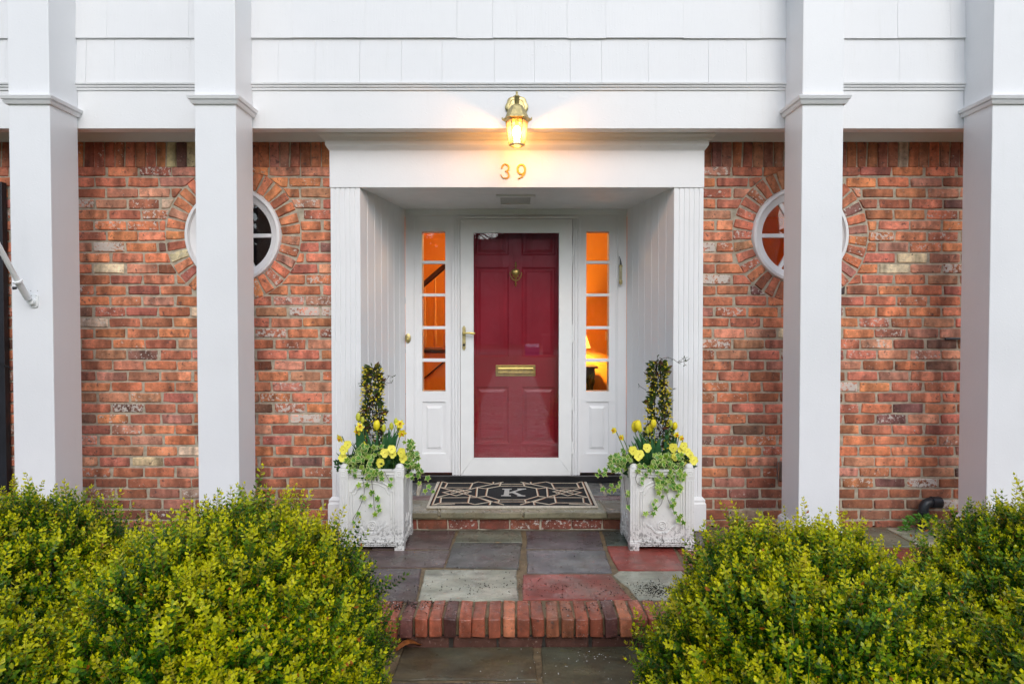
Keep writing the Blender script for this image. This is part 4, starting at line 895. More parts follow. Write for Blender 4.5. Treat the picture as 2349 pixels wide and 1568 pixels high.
def planter(xc, label):
    yc = PY+PD/2; root = thing('planter_box', label, 'planter', (xc, yc, 0), 'white square planters flanking the door')
    q = .052
    for sx_ in (-1, 1):
        for sy_ in (-1, 1):
            x, y = xc+sx_*(PW/2-q/2), yc+sy_*(PD/2-q/2); mb = MB(); h = q/2
            mb.box(x-h, x+h, y-h, y+h, .0, PH-.002).box(x-h-.003, x+h+.003, y-h-.003, y+h+.003, .0, .058).box(x-h-.003, x+h+.003, y-h-.003, y+h+.003, PH-.058, PH)
            mb.lathe([(.024, PH), (.026, PH+.008), (.022, PH+.018), (.012, PH+.026), (.0001, PH+.028)], (x, y, 0), 'z', 14)
            for k in (-1, 1): mb.box(x+k*.009-.0025, x+k*.009+.0025, y-h-.0035 if sy_ < 0 else y+h, y-h if sy_ < 0 else y+h+.0035, .07, PH-.07)
            for zz in (.029, PH-.029):
                yy = (y-h-.003) if sy_ < 0 else (y+h+.003)
                for (a, b2, c2, d2) in ((-.016,.016,.012,.016),(-.016,.016,-.016,-.012),(-.016,-.012,-.012,.012),(.012,.016,-.012,.012)): mb.box(x+a, x+b2, yy-.0035, yy+.0035, zz+c2, zz+d2)
                mb.box(x-.005, x+.005, yy-.003, yy+.003, zz-.005, zz+.005)
            mb.build('corner_post', pm, root, bevel=.002)
    for k in range(4):
        # each side drawn in (u, z, outward) and turned into place
        w2 = (PW if k % 2 == 0 else PD)/2-q; dd = (PD if k % 2 == 0 else PW)/2
        def T(u, z, out):
            a = (u, -dd-out+.010)
            for _ in range(k): a = (-a[1], a[0])
            return (xc+a[0], yc+a[1], z)
        class FM(MB):
            def slab(s, poly, o0, o1):
                n = len(poly); vs = [T(p_[0], p_[1], o1) for p_ in poly]+[T(p_[0], p_[1], o0) for p_ in poly]
                return s.add(vs, [tuple(range(n))]+[(i, (i+1) % n, n+(i+1) % n, n+i) for i in range(n)]+[tuple(range(2*n-1, n-1, -1))])
            def bead(s, pts, r_): return s.tube([T(p_[0], p_[1], .001) for p_ in pts], r_, 6)
        m_ = FM(); m_.slab([(-w2, .024), (w2, .024), (w2, PH-.006), (-w2, PH-.006)], -.02, 0)
        for (z0_, z1_, o) in ((.026,.031,.011),(.036,.041,.010),(.048,.054,.009),(PH-.05,PH-.044,.009),(PH-.036,PH-.030,.010),(PH-.014,PH-.006,.013)): m_.slab([(-w2, z0_), (w2, z0_), (w2, z1_), (-w2, z1_)], 0, o)
        W = w2-.012; t0 = PH-.075
        for ins in (0, .015):
            A = W-ins; za = t0-ins
            left = [(-A, .13), (-A, za-.062), (-A+.012, za-.066), (-A+.020, za-.050), (-A+.034, za-.026), (-A+.065, za-.008), (-A+.10, za)]
            m_.bead(left+[(-x_, z_) for x_, z_ in left[::-1]], .0056 if ins == 0 else .0042)
        sw = [(-w2+.05, .16), (-w2+.06, .148), (-w2+.075, .146), (-w2+.09, .125), (-.03, .108), (0, .104)]
        for ins in (0, .007): 
            s_ = [(x_, z_-ins) for x_, z_ in sw]; m_.bead(s_+[(-x_, z_) for x_, z_ in s_[::-1]], .0042)
        for rr_, rb in ((.026,.0042),(.014,.0032)): m_.bead([(rr_*math.cos(2*PI*i/18), .150+rr_*math.sin(2*PI*i/18)) for i in range(19)], rb)
        for i in range(5): a = 2*PI*i/5; m_.bead([(.004*math.cos(a), .15+.004*math.sin(a)), (.011*math.cos(a), .15+.011*math.sin(a))], .0026)
        m_.bead([(-w2+.02, .075), (-.06, .068), (0, .066), (.06, .068), (w2-.02, .075)], .002)
        m_.build('side_panel', pm, root, smooth='auto')
    MB().box(xc-PW/2+.05, xc+PW/2-.05, yc-PD/2+.05, yc+PD/2-.05, .1, PH-.03).build('potting_soil', M['soil'], root)
    return root
XPL, XPR = PX(851, PY+.01), PX(1520.3, PY+.01)
planter(XPL, 'white relief planter box on the left of the entrance step')
planter(XPR, 'white relief planter box on the right of the entrance step, beside the red stone')

M['tulip'] = leaf_mat('yellow_tulip_petal', False, (.95,.82,.04), .2, .4, .10); M['tulipgreen'] = leaf_mat('greenish_yellow_bud', False, (.72,.74,.08), .3, .4, .15)
M['daff'] = leaf_mat('yellow_daffodil_petal', False, (.96,.82,.04), .2, .5, .1); M['trump'] = leaf_mat('orange_trumpet', False, (.90,.50,.02), .3, .5, .1)
M['pansy'] = leaf_mat('pale_yellow_pansy_petal', False, (.95,.88,.12), .2, .5, .12); M['blot'] = plain('pansy_centre', (.18,.07,.01), .6)
M['tleaf'] = leaf_mat('tulip_leaf', False, (.045,.15,.055), .25, .4, .2); M['dleaf'] = leaf_mat('daffodil_leaf', False, (.03,.10,.025), .25, .35, .2)
M['gstem'] = plain('green_stem', (.10,.20,.03), .5)
M['ivy'] = leaf_mat('ivy_green', False, (.10,.27,.03), .25, .3, .35); M['ivyedge'] = leaf_mat('ivy_cream_edge', False, (.66,.72,.26), .25, .35, .12); M['ivylime'] = leaf_mat('ivy_lime', False, (.22,.38,.03), .3, .3, .25)
M['jas'] = leaf_mat('bronze_green_vine_leaf', True, trans=.2, rough=.3); M['jstem'] = plain('brown_vine', (.06,.035,.025), .7)
zL4 = lambda x, y: (754.4+x*.2962, 814.7+y*.2962); zR4 = lambda x, y: (1363.9+x*.2963, 814.7+y*.2963)
def blade(mb, p0, p1, w, bow, n=6, m=0, fold=.3):
    p0, p1 = Vector(p0), Vector(p1); d = p1-p0; side = Vector((d.z, 0, -d.x)); side = (side.normalized() if side.length > 1e-4 else Vector((1, 0, 0)))
    side = (side+Vector((0, R.uniform(-.5,.5), 0))).normalized(); nn = d.cross(side).normalized(); vs = []
    for i in range(n+1):
        t_ = i/n; c_ = p0.lerp(p1, t_)+Vector(bow)*math.sin(PI*t_*.9); ww = w/2*max(.03, math.sin(PI*min(1, .22+.78*t_))**.8); vs += [c_-side*ww+nn*ww*fold, c_, c_+side*ww+nn*ww*fold]
    return mb.add(vs, [(i*3+j, i*3+j+1, i*3+j+4, i*3+j+3) for i in range(n) for j in range(2)], m)
def build_leaf(mb, name, mat, parent):
    o = mb.build(name, mat, parent, smooth=True); return o
def petal_cup(mb, c, r, h, a, ax, open_=.0, rot=0):       # one tulip petal wrapped round the bud
    vs = []; m_ = 6
    for i in range(m_+1):
        t_ = i/m_; rr_ = r*(math.sin(PI*(.10+.80*t_**.85)))**.75*(1+open_*t_); zz = h*t_
        wd_ = 1.15*(1-.75*t_**3)
        for j in range(5):
            an = a+(j-2)/2*wd_; k = rr_*(1-.10*abs(j-2)/2*(1-t_)); vs.append(Vector(c)+Vector((k*math.cos(an)+ax[0]*zz, k*math.sin(an)+ax[1]*zz, zz)))
    return mb.add(vs, [(i*5+j, i*5+j+1, i*5+j+6, i*5+j+5) for i in range(m_) for j in range(4)])
def tulip(px, py, hp, Y, xb, label, kind='tulip', base_z=PH-.04):
    top = P(px, py, Y); s = (Y+4.29)/1460; h = hp*.2962*s*1.15; r_ = h*.33; c_ = top-Vector((0, 0, h/2)); lean = R.uniform(-.08,.08)
    rt_ = thing('tulip', label, 'tulip', (xb, Y+.03, base_z)); mb = MB()
    for k in range(6): petal_cup(mb, c_, r_*(1 if k % 2 else .92), h*(1 if k % 2 else .97), 2*PI*k/6+.3, (lean, 0), .12 if kind == 'tulip' else -.15)
    build_leaf(mb, 'petals', M[kind], rt_)
    b_ = Vector((xb, Y+.03, base_z)); mid = b_.lerp(c_, .5)+Vector((R.uniform(-.01,.01), 0, 0)); MB().tube([b_, mid, c_+Vector((0, 0, .004))], [.004,.0035,.003], 6).build('stem', M['gstem'], rt_, smooth=True)
    for k in range(3):
        e_ = c_+Vector((R.uniform(-.05,.05), R.uniform(-.04,.02), -h*R.uniform(.1, 1.2))); mb = MB(); blade(mb, b_+Vector((R.uniform(-.01,.01), -.01, 0)), e_, .034, (R.uniform(-.02,.02), -.015, 0)); build_leaf(mb, 'leaf', M['tleaf'], rt_)
def place_face(vs, c_, face):        # turn a flower drawn facing -Y
    f = Vector(face).normalized(); q_ = Vector((0, -1, 0)).rotation_difference(f); return [Vector(c_)+q_@Vector(v) for v in vs]
def daffodil(px, py, Y, xb, face, label, sz=.030, base_z=PH-.04):
    c_ = P(px, py, Y); rt_ = thing('daffodil', label, 'daffodil', (xb, Y+.04, base_z)); mb = MB()
    for k in range(6):
        a = 2*PI*k/6+R.uniform(-.1,.1); u = Vector((math.cos(a), 0, math.sin(a))); w_ = Vector((-math.sin(a), 0, math.cos(a))); L = sz*R.uniform(.9, 1.1)
        pts = [u*.003, u*L*.35+w_*L*.30+Vector((0,.002,0)), u*L*.7+w_*L*.28+Vector((0,.001,0)), u*L+Vector((0,-.002,0)), u*L*.7-w_*L*.28+Vector((0,.001,0)), u*L*.35-w_*L*.30+Vector((0,.002,0))]
        mb.add(place_face(pts, c_, face), [(0,1,2,3),(0,3,4,5)])
    build_leaf(mb, 'petals', M['daff'], rt_); mb = MB(); prof = [(.003,.002),(.0050,-.005),(.0056,-.010),(.0080,-.014),(.0070,-.014),(.004,-.003)]; n_ = 12
    vs = [(r_*(1+.08*(j % 2))*math.cos(2*PI*j/n_), y_, r_*(1+.08*(j % 2))*math.sin(2*PI*j/n_)) for r_, y_ in prof for j in range(n_)]
    mb.add(place_face(vs, c_, face), [(i*n_+j, i*n_+(j+1) % n_, (i+1)*n_+(j+1) % n_, (i+1)*n_+j) for i in range(5) for j in range(n_)]); build_leaf(mb, 'trumpet', M['trump'], rt_)
    b_ = Vector((xb, Y+.04, base_z)); bk = c_-Vector(face).normalized()*.02; MB().tube([b_, b_.lerp(bk, .6)+Vector((0, .01, .01)), bk+Vector((0,.004,.004)), c_-Vector(face).normalized()*.002], [.0032,.003,.0026,.003], 6).build('stem', M['gstem'], rt_, smooth=True)
    for k in range(7):
        e_ = b_+Vector((R.uniform(-.09,.09), R.uniform(-.06,.03), R.uniform(.10,.19))); mb = MB(); blade(mb, b_, e_, .013, (R.uniform(-.02,.02), -.01, .01)); build_leaf(mb, 'leaf', M['dleaf'], rt_)
def small_foliage(parent, c_, rx, ry, rz, n, seed, mat, L=.022):
    r = random.Random(seed); mb = MB()
    for _ in range(n):
        a, e_ = r.uniform(0, 2*PI), r.uniform(-.3, 1.5); k = r.uniform(.4, 1)**.5; p_ = Vector(c_)+Vector((rx*k*math.cos(a)*math.cos(e_), ry*k*math.sin(a)*math.cos(e_), rz*k*math.sin(e_)))
        d = Vector((math.cos(a)*.8+r.uniform(-.5,.5), math.sin(a)*.8+r.uniform(-.5,.5), r.uniform(-.2,.8))).normalized()*L*r.uniform(.7,1.2); blade(mb, p_, p_+d, L*.5, (0, 0, -.003), 3)
    o = mb.build('foliage', mat, parent, smooth=True); o['kind'] = 'stuff'; return o
def pansy_plant(zf, pts, Y, label, seed):
    cs = [P(*zf(x, y), Y+R.uniform(-.02,.02)) for x, y in pts]; c0 = sum(cs, Vector((0,0,0)))/len(cs); rt_ = thing('pansy_plant', label, 'pansy', (c0.x, PY+.08, PH-.03))
    xs_ = [c.x for c in cs]; small_foliage(rt_, (c0.x, Y+.05, PH-.01), max(.08, (max(xs_)-min(xs_))/2+.02), .07, .07, 150, seed, M['dleaf'])
    for c_ in cs:
        face = (R.uniform(-.5,.5), -1, R.uniform(-.1,.6)); mb = MB(); sz = R.uniform(.023,.029)
        for k, (a, s_, y_) in enumerate(((PI/2+.55, 1, .004), (PI/2-.55, 1, .003), (PI+.15, .92, .0), (-.15, .92, .0), (-PI/2, 1.05, -.002))):
            cc = Vector((math.cos(a)*sz*.52*s_, y_, math.sin(a)*sz*.52*s_)); n_ = 9
            vs = [cc+Vector((0, .001, 0))]+[cc+Vector((sz*.62*s_*math.cos(2*PI*j/n_), -.003*math.cos(3*2*PI*j/n_), sz*.56*s_*math.sin(2*PI*j/n_))) for j in range(n_)]
            mb.add(place_face(vs, c_, face), [(0, 1+j, 1+(j+1) % n_) for j in range(n_)])
        n_ = 7; mb.add(place_face([(.0026*math.cos(2*PI*j/n_), -.0065, .0026*math.sin(2*PI*j/n_)-.001) for j in range(n_)], c_, face), [tuple(range(n_))], 1)
        mb.build('flower', [M['pansy'], M['blot']], rt_, smooth=True)
        MB().tube([Vector((c_.x*.7+c0.x*.3, Y+.05, PH-.02)), c_.lerp(Vector((c0.x, Y+.05, PH)), .3)+Vector((0,.012,.004)), c_+Vector((0,.003,0))], .0016, 5).build('stem', M['gstem'], rt_)
# ivy leaf: five lobes, cream margin
def ivy_mesh(seed, lime=False):
    r = random.Random(seed); lob = [(-90, 1.0), (-62, .50), (-28, .80), (5, .46), (38, .66), (66, .40), (90, .16), (114, .40), (142, .66), (175, .46), (208, .80), (242, .50)]
    s = .023; out = [(Vector((math.cos(rad(a)), 0, math.sin(rad(a))))*s*k*r.uniform(.92, 1.1)) for a, k in lob]; n_ = len(out)
    for i, p_ in enumerate(out): p_.y = .003*abs(p_.x)/s-.004*(1 if i in (0, 2, 10) else 0)+r.uniform(-.001,.001)
    inn = [p_*(.86 if i in (0, 2, 4, 8, 10) else .78)+Vector((0, -.0006, 0)) for i, p_ in enumerate(out)]; cc = Vector((0, -.002, 0))
    mb = MB(); mb.add([cc]+inn, [(0, 1+i, 1+(i+1) % n_) for i in range(n_)], 0); mb.add(inn+out, [(i, (i+1) % n_, n_+(i+1) % n_, n_+i) for i in range(n_)], 1)
    me, _ = mb.mesh('leaf', [M['ivylime'] if lime else M['ivy'], M['ivyedge']], True, center=False); return me
IV = [ivy_mesh(1), ivy_mesh(2), ivy_mesh(3, True), ivy_mesh(4)]
def ivy(label, zf, xc, masses, trails, seed):
    r = random.Random(seed); rt_ = thing('ivy_plant', label, 'ivy', (xc, PY+.05, PH-.03)); mb = MB(); root_ = Vector((xc, PY+.08, PH-.02))
    def leaf(p_, s=1, tilt=None):
        o = bpy.data.objects.new('leaf', r.choice(IV)); link(o, rt_, p_); o.rotation_euler = (r.uniform(-.9,.25), r.uniform(-.9,.9), r.uniform(-.7,.7)); k = s*r.uniform(.95, 1.4); o.scale = (k, k, k)
    for (x0_, x1_, y0_, y1_, n_, Ya, Yb) in masses:
        for _ in range(n_):
            u, v = r.random(), r.random(); x_ = x0_+(x1_-x0_)*u; y_ = y0_+(y1_-y0_)*v; Y = Ya+(Yb-Ya)*r.random(); p_ = P(*zf(x_, y_), Y); leaf(p_)
    for (pts, Y, lv) in trails:
        w_ = [P(*zf(x_, y_), Y) for x_, y_ in pts]; MB().tube(smoothp([tuple(q_) for q_ in w_], 3) if len(w_) > 2 else w_, .0016, 5).build('vine_stem', M['jstem'], rt_)
        for (x_, y_) in lv: leaf(P(*zf(x_, y_), Y-.006), .95)
    return rt_
YL = PY-.018
ivy('variegated ivy trailing over the front of the left planter', zL4, XPL,
    [(130,340,760,900,48,YL,PY+.06),(220,410,690,800,26,PY+.01,PY+.10),(190,420,880,950,22,YL,YL+.01),(590,700,670,860,36,PY+.03,PY+.2),(600,720,840,960,12,PY+.05,PY+.2),(560,650,640,720,8,PY+.03,PY+.16)],
    [([(262,960),(275,1060),(240,1170),(190,1260),(180,1310)], YL, [(250,1090),(272,1100),(230,1220),(215,1245),(195,1290),(228,1000)]),
     ([(330,960),(345,1080),(350,1160),(362,1215)], YL, [(335,1055),(322,1075),(372,1100),(380,1115),(325,1160),(385,1165),(392,1195),(360,1225),(300,1000)]),
     ([(430,900),(470,980)], YL, [(410,950),(482,955),(474,1000),(400,900)]),
     ([(690,880),(740,960),(770,1030)], PY+.03, [(765,945),(772,1010),(745,1045),(700,985),(805,1052),(690,930)]),
     ([(625,860),(618,950)], YL+.03, [(612,930),(640,915)])], 5)
ivy('variegated ivy trailing over the front of the right planter', zR4, XPR,
    [(100,280,770,890,46,PY+.0,PY+.2),(440,680,760,900,60,YL,PY+.08),(480,690,900,1050,44,YL-.004,YL+.01),(170,270,730,800,10,PY+.05,PY+.2),(330,470,850,900,8,YL,PY+.02),(660,700,880,960,5,YL,YL+.01)],
    [([(110,900),(60,905),(20,925)], PY+.05, [(72,915),(40,895),(85,885),(20,925)]),
     ([(190,880),(160,980),(100,1030),(60,1030)], PY+.08, [(180,1010),(150,1035),(110,1045),(130,1000),(62,1030),(195,985),(205,940)]),
     ([(225,940),(235,1050),(262,1175)], PY+.02, [(262,1055),(270,1075),(262,1170)]),
     ([(350,890),(318,940),(330,990),(370,1010)], YL, [(372,950),(368,985),(425,888),(400,920)]),
     ([(555,1050),(570,1120),(610,1200),(640,1240)], YL, [(610,1115),(640,1080),(625,1140),(600,1160),(622,1215),(670,1235),(650,1275),(690,1290),(655,1250)]),
     ([(530,1040),(520,1140),(470,1190),(400,1220)], YL, [(475,1120),(455,1150),(470,1180),(395,1220),(455,1220),(525,1090),(500,1060)])], 6)
# climbing jasmine on a slim obelisk, as a thing in each planter
def climber(px, ytop, zf, halfw, seed, label, sprays):
    Y = PY+PD/2+.02; r = random.Random(seed); top = P(px, ytop, Y); z0_ = PH-.03; H = top.z-z0_; rt_ = thing('climbing_vine', label, 'vine', (top.x, Y, z0_)); mb = MB()
    for k in range(4):
        a = PI/4+k*PI/2; mb.tube([(top.x+.085*math.cos(a), Y+.085*math.sin(a), z0_), (top.x+.012*math.cos(a), Y+.012*math.sin(a), z0_+H*.97)], .003, 6)
    for f in (.3,.55,.8):
        rr_ = .085+(.012-.085)*f; mb.tube([(top.x+rr_*1.05*math.cos(PI/4+j*PI/2), Y+rr_*1.05*math.sin(PI/4+j*PI/2), z0_+H*f) for j in range(5)], .0022, 5)
    mb.build('obelisk_frame', M['black'], rt_); mb = MB(); pts = []; tw = []
    for s in range(4):
        ph = s*1.6; pts = [Vector((top.x+(.082*(1-f)+.022)*math.cos(ph+f*7*(1 if s % 2 else -1)), Y+(.082*(1-f)+.022)*math.sin(ph+f*7*(1 if s % 2 else -1)), z0_+H*f*.98)) for f in [i/22 for i in range(23)]]; mb.tube(pts, .0022, 5); tw += pts
    V, F, C = [], [], []
    def leafq(p_, d, w_, col):
        d = Vector(d); s_ = d.cross(Vector((r.uniform(-1,1), r.uniform(-1,1), r.uniform(-1,1)))).normalized()*w_; n_ = d.cross(s_).normalized()*w_*.4; b_ = len(V)
        V.extend([p_, p_+d*.35+s_+n_, p_+d*.7+s_*.7+n_, p_+d, p_+d*.7-s_*.7+n_, p_+d*.35-s_+n_]); F.extend([(b_, b_+1, b_+2, b_+3), (b_, b_+3, b_+4, b_+5)]); C.extend([col+(1,)]*6)
    for i in range(950):
        f = r.random()**.9; a = r.uniform(0, 2*PI); rr_ = (halfw*(1-f*.45))*r.uniform(.45, 1.0)*(.80+.25*math.sin(f*21+seed)); p_ = Vector((top.x+rr_*math.cos(a), Y+rr_*math.sin(a), z0_+H*(.04+.95*f)))
        d = Vector((math.cos(a)*r.uniform(.2,1.2), math.sin(a)*r.uniform(.2,1.2), r.uniform(-.5,1))).normalized()*r.uniform(.026,.044); t_ = r.random()
        leafq(p_, d, d.length*.24, (.040,.080,.018) if t_ < .40 else ((.075,.12,.02) if t_ < .68 else ((.13,.055,.03) if t_ < .86 else (.24,.21,.03))))
    for (pp_) in sprays:
        w_ = [P(*zf(x_, y_), Y-.02) for x_, y_ in pp_]; mb.tube(w_, .0014, 5)
        for q_ in w_[1:]:
            for k in range(3): leafq(q_, (r.uniform(-.02,.03), r.uniform(-.01,.01), r.uniform(-.015,.025)), .0035, (.05,.07,.02))
    me = bpy.data.meshes.new('foliage'); me.from_pydata([tuple(v-Vector((top.x, Y, z0_))) for v in V], [], F); ca = me.color_attributes.new('tint', 'FLOAT_COLOR', 'POINT'); ca.data.foreach_set('color', np.array(C, dtype=np.float32).ravel()); me.materials.append(M['jas'])
    o = bpy.data.objects.new('foliage', me); link(o, rt_, (top.x, Y, z0_)); o['kind'] = 'stuff'; mb.build('stem', M['jstem'], rt_)
    V2 = MB()
    for i in range(210):
        f = r.random()**.75; a = r.uniform(PI*.9, PI*2.1); rr_ = halfw*(1-f*.45)*r.uniform(.8, 1.08); p_ = Vector((top.x+rr_*math.cos(a), Y+rr_*math.sin(a), z0_+H*(.12+.86*f)))
        d = Vector((math.cos(a)+r.uniform(-.8,.8), math.sin(a), r.uniform(-.2,.7))).normalized()*r.uniform(.010,.018); V2.tube([p_, p_+d*.5, p_+d], [.0018,.0044,.0014], 5)
    o = V2.build('buds', M['daff'], rt_, smooth=True); o['kind'] = 'stuff'
climber(855, 838, zL4, .092, 3, 'dark leaved yellow budded vine on an obelisk in the left planter', [[(400,260),(430,215),(465,160),(495,165)],[(300,130),(265,100)],[(440,210),(480,215)],[(270,230),(245,215)]])
climber(1510, 826, zR4, .096, 8, 'dark leaved yellow budded vine with a long tendril in the right planter', [[(495,60),(520,25),(570,15),(610,30),(650,60),(690,45),(700,75)],[(640,55),(690,25),(708,45)],[(400,270),(345,235)],[(560,260),(605,265)],[(490,50),(485,8)]])
YT = PY+.12
for (x_, y_, h_, k_, lb) in ((228,475,56,'tulipgreen','tall closed greenish tulip bud at the far left of the left planter'),(262,497,46,'tulipgreen','small greenish tulip bud just left of the vine in the left planter'),
    (370,538,68,'tulip','large open yellow tulip in front of the vine, left planter'),(425,560,52,'tulipgreen','pale tulip bud just right of the large yellow tulip, left planter'),(486,547,50,'tulipgreen','slender pale tulip bud near the middle right of the left planter'),
    (541,553,50,'tulipgreen','lower pale tulip bud beside the right hand daffodils, left planter'),(517,508,44,'tulipgreen','highest pale tulip bud right of the vine, left planter')):
    q_ = zL4(x_, y_); tulip(q_[0], q_[1], h_, YT+R.uniform(-.03,.03), PX(zL4(x_*.55+322*.45, 0)[0], YT), lb, k_)
for (x_, y_, h_, k_, lb) in ((312,548,78,'tulip','biggest yellow tulip at the left of the right planter'),(338,540,72,'tulip','second yellow tulip touching the biggest one, right planter'),(352,568,46,'tulipgreen','small tulip bud tucked right of the two big tulips, right planter'),
    (457,525,58,'tulip','highest yellow tulip left of the vine, right planter'),(433,560,56,'tulip','yellow tulip just below the highest one, right planter'),(412,580,44,'tulipgreen','small greenish bud left of the middle tulips, right planter'),
    (622,545,52,'tulip','yellow tulip right of the vine, right planter'),(590,522,44,'tulipgreen','pale bud close to the right side of the vine, right planter')):
    q_ = zR4(x_, y_); tulip(q_[0], q_[1], h_, YT+R.uniform(-.03,.03), PX(zR4(x_*.55+520*.45, 0)[0], YT), lb, k_)
for (x_, y_, f_, lb) in ((222,590,(-.2,-1,-.1),'yellow daffodil facing out, left of the vine in the left planter'),(85,645,(-.6,-1,-.4),'drooping yellow daffodil at the outer left edge of the left planter'),(550,530,(.3,-1,.3),'upper orange trumpeted daffodil on the right of the left planter'),
    (565,605,(.2,-1,-.4),'lower orange trumpeted daffodil on the right of the left planter'),(262,690,(-.1,-1,-.2),'low daffodil nestled in the ivy of the left planter'),(240,553,(.4,-1,.5),'daffodil half hidden behind the one left of the vine, left planter')):
    q_ = zL4(x_, y_); daffodil(q_[0], q_[1], YT-.03+R.uniform(-.02,.02), PX(zL4(x_*.6+322*.4, 0)[0], YT), f_, lb)
for (x_, y_, f_, lb) in ((150,582,(-.8,-1,.1),'small daffodil leaning out at the far left of the right planter'),(207,635,(-.5,-1,.0),'narrow half open daffodil below the leaning one, right planter'),(635,615,(.1,-1,-.1),'orange centred daffodil right of the vine, right planter'),(672,640,(.5,-1,-.1),'daffodil at the outer right of the right planter')):
    q_ = zR4(x_, y_); daffodil(q_[0], q_[1], YT-.03+R.uniform(-.02,.02), PX(zR4(x_*.6+520*.4, 0)[0], YT), f_, lb, .022)
pansy_plant(zL4, [(433,755),(495,765),(562,752),(397,833),(487,725),(575,800)], PY+.03, 'pale yellow pansies at the front right of the left planter', 1)
pansy_plant(zL4, [(115,730),(105,790),(145,690)], PY+.05, 'pale yellow pansies at the left edge of the left planter', 2)
pansy_plant(zR4, [(298,735),(350,765),(408,715),(335,785)], PY+.03, 'pale yellow pansies at the front left of the right planter', 3)
pansy_plant(zR4, [(675,735),(720,745),(625,785),(705,835),(768,812),(742,770),(610,715),(690,700)], PY+.05, 'cluster of pale yellow pansies at the right of the right planter', 4)
for (xc_, nm) in ((XPL, 'left'), (XPR, 'right')):
    u_ = thing('underplanting', 'dense low green leaves covering the soil of the %s planter' % nm, 'foliage', (xc_, PY+PD/2, PH-.03)); small_foliage(u_, (xc_, PY+PD/2, PH-.04), .20, .18, .11, 700, 9, M['dleaf'], .03)
# ------------------------------------------------------------------ small things on the walls and columns
# flagpole and bracket
XB, YBk = PX(73, CYF-.02, 690), CYF
fp = thing('flagpole', 'white flagpole leaning out from a bracket on the leftmost column', 'flagpole', (XB, YBk, PZ(690, YBk)))
zb_ = PZ(690, YBk); Wm = M['storm']
mb = MB(); n = 20; mb.prism([(XB+.032*max(-.8, min(.8, math.cos(a)*1.3)), zb_+.042*math.sin(a)) for a in [2*PI*i/n for i in range(n)]], YBk-.007, YBk-.0005, 'y'); br = mb.build('bracket_plate', Wm, fp, bevel=.002)
for (dx, dz) in ((-.012,.031),(.016,.031),(-.012,-.031),(.016,-.031),(-.02,.06),(.02,.06)): MB().lathe([(.0035, 0), (.0001, -.002)], (XB+dx, YBk-.0072 if dz < .05 else YBk-.0005, zb_+dz), 'y', 8).build('screw', M['steel'], br)
mb = MB(); mb.lathe([(.02, .0), (.02, -.022), (.012, -.026), (.0001, -.026)], (XB-.004, YBk-.008, zb_-.004), 'y', 18); mb.build('bracket_boss', Wm, br, smooth='auto')
p0 = Vector((XB-.006, YBk-.03, zb_-.002)); pa = P(41, 645, YBk-.13); pe = P(1, 572, YBk-.25); dp = (pe-pa).normalized()
mb = MB(); mb.tube([p0+(pa-p0)*.12, pa], .0185, 18).tube([pa-dp*.004, pa+dp*.006], .026, 18); mb.build('socket', Wm, fp, smooth='auto')
MB().tube([pa, pa+dp*1.1], .0145, 16).build('pole', Wm, fp, smooth='auto')
q = pa+(p0-pa)*.3+Vector((-.018, -.012, -.004)); MB().tube([q, q+Vector((-.018,-.006,-.002))], [.0075, .009], 8).build('thumb_screw', M['black'], fp)
# shutter at the far left
sx = PX(10.5, -.05)
sh = thing('shutter', 'black wooden shutter on the brick wall at the left edge', 'shutter', (sx-.2, -.03, .3))
mb = MB(); z0, z1 = PZ(1130, -.05), PZ(417, -.05)
mb.box(sx-.05, sx, -.055, -.012, z0, z1).box(sx-.40, sx-.35, -.055, -.012, z0, z1); mb.build('stile', M['shutter'], sh, bevel=.004)
mb = MB()
for (a, b) in ((z0, z0+.08), ((z0+z1)/2-.04, (z0+z1)/2+.04), (z1-.06, z1)): mb.box(sx-.35, sx-.05, -.053, -.014, a, b)
mb.build('rail', M['shutter'], sh, bevel=.003)
z = z0+.1
while z < z1-.09:
    if abs(z-(z0+z1)/2) > .06:
        mb = MB(); mb.prism([(-.05, z-.018), (-.045, z-.020), (-.018, z+.018), (-.023, z+.020)], sx-.35, sx-.05, 'x'); mb.build('slat', M['shutter'], sh)
    z += .045
ch = thing('shutter_chain', 'short dark twisted chain between shutter and leftmost column', 'chain', P(8, 838, -.07))
a, b = P(-2, 832, -.075), P(27, 843, -.075); mb = MB()
for i in range(9):
    t_ = i/8; p = a.lerp(b, t_)+Vector((0, 0, -.004*math.sin(PI*t_))); aa = rad(20); d_ = (b-a).normalized()*.006
    o2 = Vector((0, .003, .003)) if i % 2 else Vector((0, -.003, .003))
    mb.tube([p-d_-o2, p-d_+o2, p+d_+o2, p+d_-o2, p-d_-o2], .0018, 5)
mb.build('link', M['black'], ch)
MB().tube([b, b+Vector((.04, 0, -.008)), b+Vector((.09, -.02, -.012))], .003, 6).build('wire', M['black'], ch)
# outlet box
ob = thing('outlet_box', 'grey weatherproof outlet box on the brick beside the column', 'outlet box', P(1795, 1080, 0))
xa, xb, za, zb = PX(1787, -.03), PX(1787, -.03)+.075, PZ(1103, -.03), PZ(1058, -.03)
MB().box(xa+.006, xb, -.03, .006, za+.004, zb-.004).build('box', M['steel'], ob, bevel=.006)
MB().box(xa, xb+.006, -.052, -.0305, za, zb).build('cover', glass_mat('smoky_cover', (.85,.85,.85), 1.5, .05, 2.5), ob, bevel=.008)
